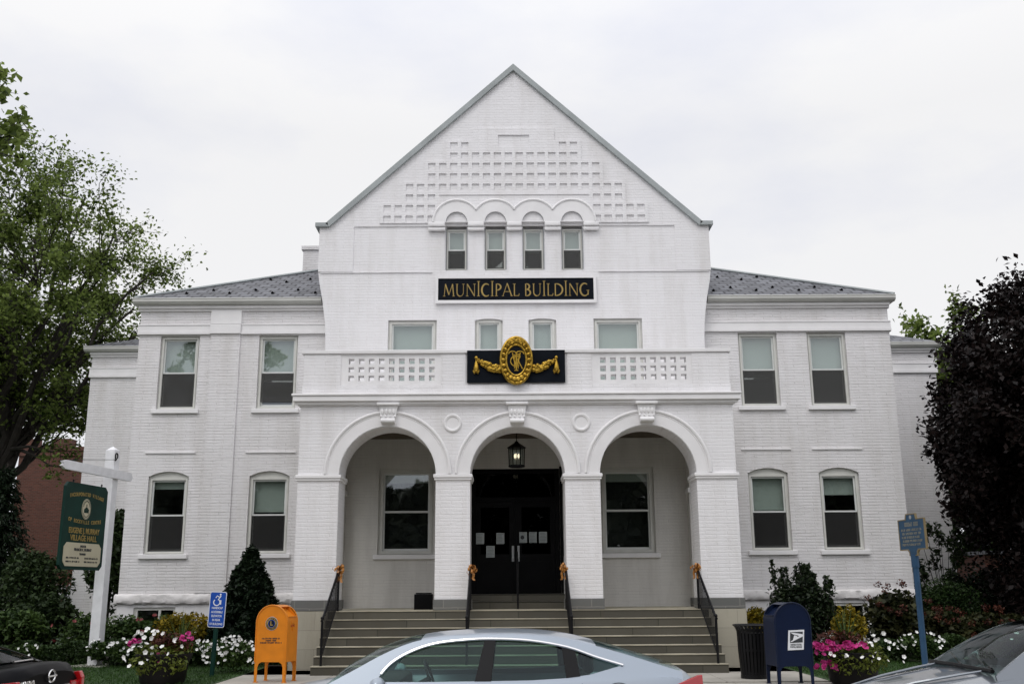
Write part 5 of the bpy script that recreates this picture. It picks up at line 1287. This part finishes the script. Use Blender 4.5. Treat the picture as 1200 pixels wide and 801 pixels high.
    for sx_ in seats_x:
        for y in (-.36, .36): m.box(sx_-.06, sx_+.08, y-.24, y+.24, .45, 1.0, .05); m.box(sx_-.03, sx_+.06, y-.13, y+.13, 1.02, 1.2, .04); m.box(sx_-.5, sx_, y-.25, y+.25, .35, .52, .04)
    m.box(rail[0][0]+.5, rail[-1][0]-.55, -hw*.74, hw*.74, .575, .60); m.box(rail[0][0]+.40, rail[0][0]+.72, -hw*.78, hw*.78, .7, .985, .05)
    m.build('seats', 'seat', C_, world=False, smooth=True)
    sw = MB().tube([(steer_x+.03*math.cos(t)*0-.06*math.sin(t), .36+.18*math.cos(t), .93+.16*math.sin(t)) for t in [2*PI*i/20 for i in range(21)]], .014, 6).tube([(steer_x-.25, .36, .8), (steer_x, .36, .93)], .03, 6)
    sw.build('steering_wheel', 'seat', C_, world=False)
    for x in wheels:
        for sy in (-1, 1):
            wheel(C_, x, sy*(hw-.10), wr, sy)
            m = MB().tube([(x+(wr+.04)*math.cos(R(t)), sy*(hw-.005), wr+(wr+.04)*math.sin(R(t))) for t in range(-20, 201, 11)], .022, 6); m.build('arch_lip', 'trimblack', C_, world=False)
            MB().lathe([(.0, .01), (wr+.04, .01), (wr+.04, 0)], (x, sy*(hw-.03)+.005, wr), 30, axis='y').build('wheel_well', 'rubber', C_, world=False)
    for sy in (-1, 1):
        x, z = mirror; mm = MB().ball((x, sy*(hw+.06), z), (.075, .115, .07), 14, 9); mm.tube([(x, sy*(hw-.07), z-.05), (x, sy*(hw+.0), z-.03)], .022, 6)
        mr = mm.build('mirror', mat, C_, world=False, smooth=True); MB().lathe([(.0, 0), (.06, 0)], (0, 0, 0), 12, axis='y').build('mirror_glass', 'chrome', mr, world=False).location = (x+.075, sy*(hw+.06), z)
        mr.children[0].rotation_euler = (0, 0, PI/2)
    return C_
RZ = ROAD
def cr(pts, n=4, closed=False):
    """Catmull-Rom through pts"""
    out = []; N = len(pts)
    for i in range(N if closed else N-1):
        p0, p1, p2, p3 = (pts[(i+k) % N] if closed else pts[min(max(i+k, 0), N-1)] for k in (-1, 0, 1, 2))
        for j in range(n):
            t = j/n; out.append(tuple(.5*((2*b)+(c-a)*t+(2*a-5*b+4*c-d)*t*t+(3*b-a-3*c+d)*t**3) for a, b, c, d in zip(p0, p1, p2, p3)))
    if not closed: out.append(tuple(pts[-1]))
    return out
# ---- the silver saloon in the middle, nose to the left
rail = [(-1.93, .93), (-1.62, 1.09), (-1.36, 1.225), (-1.1, 1.325), (-.85, 1.365), (-.5, 1.385), (-.2, 1.388), (.1, 1.375), (.4, 1.335), (.65, 1.275), (.9, 1.205), (1.15, 1.13), (1.4, 1.055)]
dlo = [(-1.42, .985), (-1.0, .982), (-.48, .985), (0, .99), (.3, 1.005), (.55, 1.035), (.86, 1.115), (.62, 1.185), (.35, 1.275), (0, 1.335), (-.35, 1.352), (-.6, 1.345), (-.88, 1.315), (-1.11, 1.245), (-1.3, 1.135)]
dlo = dlo[:6]+cr(dlo[6:]+[dlo[0]], 4)[:-1]; rail = cr(rail, 4); dlo_top = (6, 41); roof_crown = .035; seats_x = (-.45, .55); steer_x = -1.0; mirror = (-1.38, .97)
deck = [(-3.06, .62), (-2.95, .70), (-2.7, .80), (-2.3, .90), (-1.9, .965), (-1.5, .98), (1.0, 1.0), (1.25, 1.075), (1.42, 1.065), (1.5, 1.05), (1.56, .95)]
belt = [(-3.06, .58), (-2.7, .72), (-2.2, .84), (-1.6, .93), (-.5, .955), (.4, .985), (1.0, 1.015), (1.35, 1.01), (1.56, .88)]
CR = car('parked_car', (0, 10.6, RZ), 'silver blue sedan parked in front of the steps, facing left', 'silver', .90, deck, belt, rail, .20, dlo,
    [[(-.51, .985), (-.36, .985), (-.32, 1.35), (-.42, 1.349)], [(.33, 1.008), (.46, 1.022), (.42, 1.255), (.30, 1.287)]], None, (-1.02, .62), None, -3.06, 1.56, (-2.1, .6), .325, .44)
m = MB()
for sy in (-1, 1): pass
for sy in (-1, 1):     # wedge shaped tail lamps wrapping onto the flank
    q = MB().slab([(1.18, .90), (1.30, .94), (1.54, 1.025), (1.58, 1.03), (1.58, .84), (1.45, .80)], [], -.03, .016)
    q.v = [(v[0], sy*(.845-max(0, v[0]-1.25)*.16+v[1]-(v[2]-.95)*.25), v[2]-(.07 if sy > 0 else 0)) for v in q.v]; q.build('tail_lamp', 'tailred', CR, world=False, bevel=.006)
    MB().slab([(-.30, .775), (-.13, .775), (-.13, .80), (-.30, .80)], [], .89, .925) if False else None
    for x in (-.62, .28): MB().tube([(x, sy*.905, .845), (x+.03, sy*.935, .85), (x+.17, sy*.935, .85), (x+.2, sy*.905, .845)], .013, 6).build('door_handle', 'silver', CR, world=False)
    hl = MB().ball((-2.82, sy*.66, .66), (.2, .16, .07), 12, 8).build('headlight', 'chrome', CR, world=False, smooth=True)
q = MB().tube([(.80+.11*math.cos(R(t)) if True else 0, -.885, .90+.07*math.sin(R(t))) for t in range(0, 361, 15)], .004, 5); q.build('fuel_door', 'trimblack', CR, world=False)
MB().box(1.5, 1.585, -.28, .28, .70, .82, .006).build('number_plate', 'signwhite', CR, world=False)
MB().tube([(-1.72, -.5, 1.04), (-1.78, .1, 1.03)], .012, 5).tube([(-1.7, .2, 1.04), (-1.76, .65, 1.02)], .012, 5).build('wiper', 'trimblack', CR, world=False)
for x, z0, z1 in ((.47, .30, .985), (-.43, .28, .98)): MB().tube([(x, -.893, z0+.2), (x-.02, -.905, .70), (x, -.86, z1-.02)], .0035, 4).build('door_seam', 'trimblack', CR, world=False)

# ---- black saloon on the left, tail towards us
rail = [(-1.95, .98), (-1.5, 1.2), (-1.1, 1.36), (-.7, 1.42), (-.2, 1.43), (.3, 1.40), (.7, 1.32), (1.05, 1.21), (1.38, 1.09)]
dlo = [(-1.45, 1.02), (-.5, 1.02), (.4, 1.03), (.9, 1.06), (.95, 1.13), (.65, 1.26), (.25, 1.345), (-.2, 1.375), (-.7, 1.365), (-1.05, 1.29)]
dlo = dlo[:4]+cr(dlo[4:]+[dlo[0]], 4)[:-1]; rail = cr(rail, 4); dlo_top = (4, 25); roof_crown = .04; mirror = (-1.3, 1.06)
deck = [(-3.1, .66), (-2.9, .76), (-2.3, .92), (-1.9, .99), (-1.4, 1.0), (1.0, 1.02), (1.3, 1.11), (1.62, 1.135), (1.72, 1.125), (1.78, 1.02)]
belt = [(-3.1, .6), (-2.6, .78), (-1.6, .97), (0, 1.0), (1.2, 1.04), (1.6, 1.02), (1.78, .9)]
BK = car('parked_car', (-6.52, 10.6, RZ), 'black sedan cut off at the left edge, its tail with chrome trim', 'carblack', .92, deck, belt, rail, .2, dlo,
    [[(-.40, 1.02), (-.26, 1.02), (-.24, 1.372), (-.36, 1.37)]], None, (-.95, .5), None, -3.1, 1.78, (-2.1, .68), .33, .44)
for sy in (-1, 1):
    q = MB().slab([(1.45, .97), (1.80, 1.0), (1.83, .94), (1.83, .70), (1.52, .74)], [], -.06, .014); q.v = [(v[0], sy*(.80-max(0, v[0]-1.45)*.18+v[1]), v[2]) for v in q.v]; q.build('tail_lamp', 'tailred', BK, world=False, bevel=.01)
    q = MB().box(1.775, 1.80, sy*.62-.13, sy*.62+.13, .76, .92, .02).build('tail_lamp', 'tailred', BK, world=False)
MB().slab([(-.46, .845), (.46, .845), (.40, .905), (-.40, .905)], [], 0, .05, axis='x').build('chrome_bar', 'chrome', BK, world=False, bevel=.01).location = (1.775, 0, 0)
MB().tube([(1.80, .075*math.cos(t), 1.0+.055*math.sin(t)) for t in [2*PI*i/18 for i in range(19)]], .010, 6).tube([(1.803, -.10, 1.0), (1.803, .10, 1.0)], .009, 6).build('badge', 'chrome', BK, world=False)
text('MAXIMA', .085, 'chrome', BK, 'lettering', loc=(1.797, -.52, .955), ext=.004, rz=PI/2, bold=.003)
MB().box(1.79, 1.81, -.27, .27, .66, .80, .004).build('number_plate', 'signwhite', BK, world=False)
MB().tube([(1.5, -.2, 1.145), (1.5, .2, 1.145)], .012, 6).build('brake_lamp', 'chrome', BK, world=False)

# ---- grey car on the right, bonnet towards the silver car
rail = [(-.98, 1.00), (-.72, 1.16), (-.45, 1.31), (-.15, 1.425), (.2, 1.47), (.7, 1.485), (1.2, 1.46), (1.7, 1.38), (2.1, 1.26), (2.45, 1.12)]
dlo = [(-.62, 1.05), (.4, 1.06), (1.5, 1.08), (2.0, 1.13), (2.0, 1.2), (1.65, 1.32), (1.2, 1.4), (.7, 1.425), (.25, 1.41), (-.1, 1.355)]
dlo = dlo[:4]+cr(dlo[4:]+[dlo[0]], 4)[:-1]; rail = cr(rail, 4); dlo_top = (4, 25); roof_crown = .04; seats_x = (.75, 1.7); steer_x = .1; mirror = (-.42, 1.09)
deck = [(-2.15, .70), (-2.0, .80), (-1.8, .87), (-1.5, .93), (-1.2, .985), (-.95, 1.03), (.0, 1.05), (2.0, 1.05), (2.4, 1.12), (2.65, 1.1), (2.75, .95)]
belt = [(-2.15, .62), (-1.8, .80), (-1.3, .90), (-.8, .98), (0, 1.02), (1.5, 1.05), (2.3, 1.05), (2.75, .9)]
GC = car('parked_car', (5.25, 10.6, RZ), 'grey car at the right edge, only its bonnet and windscreen in view', 'cargrey', .92, deck, belt, rail, .2, dlo,
    [[(.72, 1.065), (.86, 1.067), (.84, 1.421), (.74, 1.424)]], None, (-.12, 1.75), None, -2.15, 2.75, (-1.2, 1.55), .33, .44)
m = MB()
for y in (-.35, .35):
    m = MB().tube([(-2.0, y*1.1, .812), (-1.6, y*1.25, .915), (-1.2, y*1.45, .99), (-.96, y*1.55, 1.03)], [.008, .014, .014, .010], 6)
    m.build('bonnet_crease', 'cargrey', GC, world=False, smooth=True)
MB().tube([(-.93, -.62, 1.05), (-.84, -.2, 1.09), (-.80, .05, 1.13)], .013, 6).tube([(-.95, .0, 1.05), (-.82, .45, 1.10), (-.76, .68, 1.13)], .013, 6).tube([(-.97, -.72, 1.035), (-.99, 0, 1.045), (-.97, .72, 1.035)], .022, 6).build('wiper', 'trimblack', GC, world=False)
for sy in (-1, 1): MB().ball((-1.93, sy*.66, .72), (.2, .17, .08), 12, 8).build('headlight', 'chrome', GC, world=False, smooth=True)
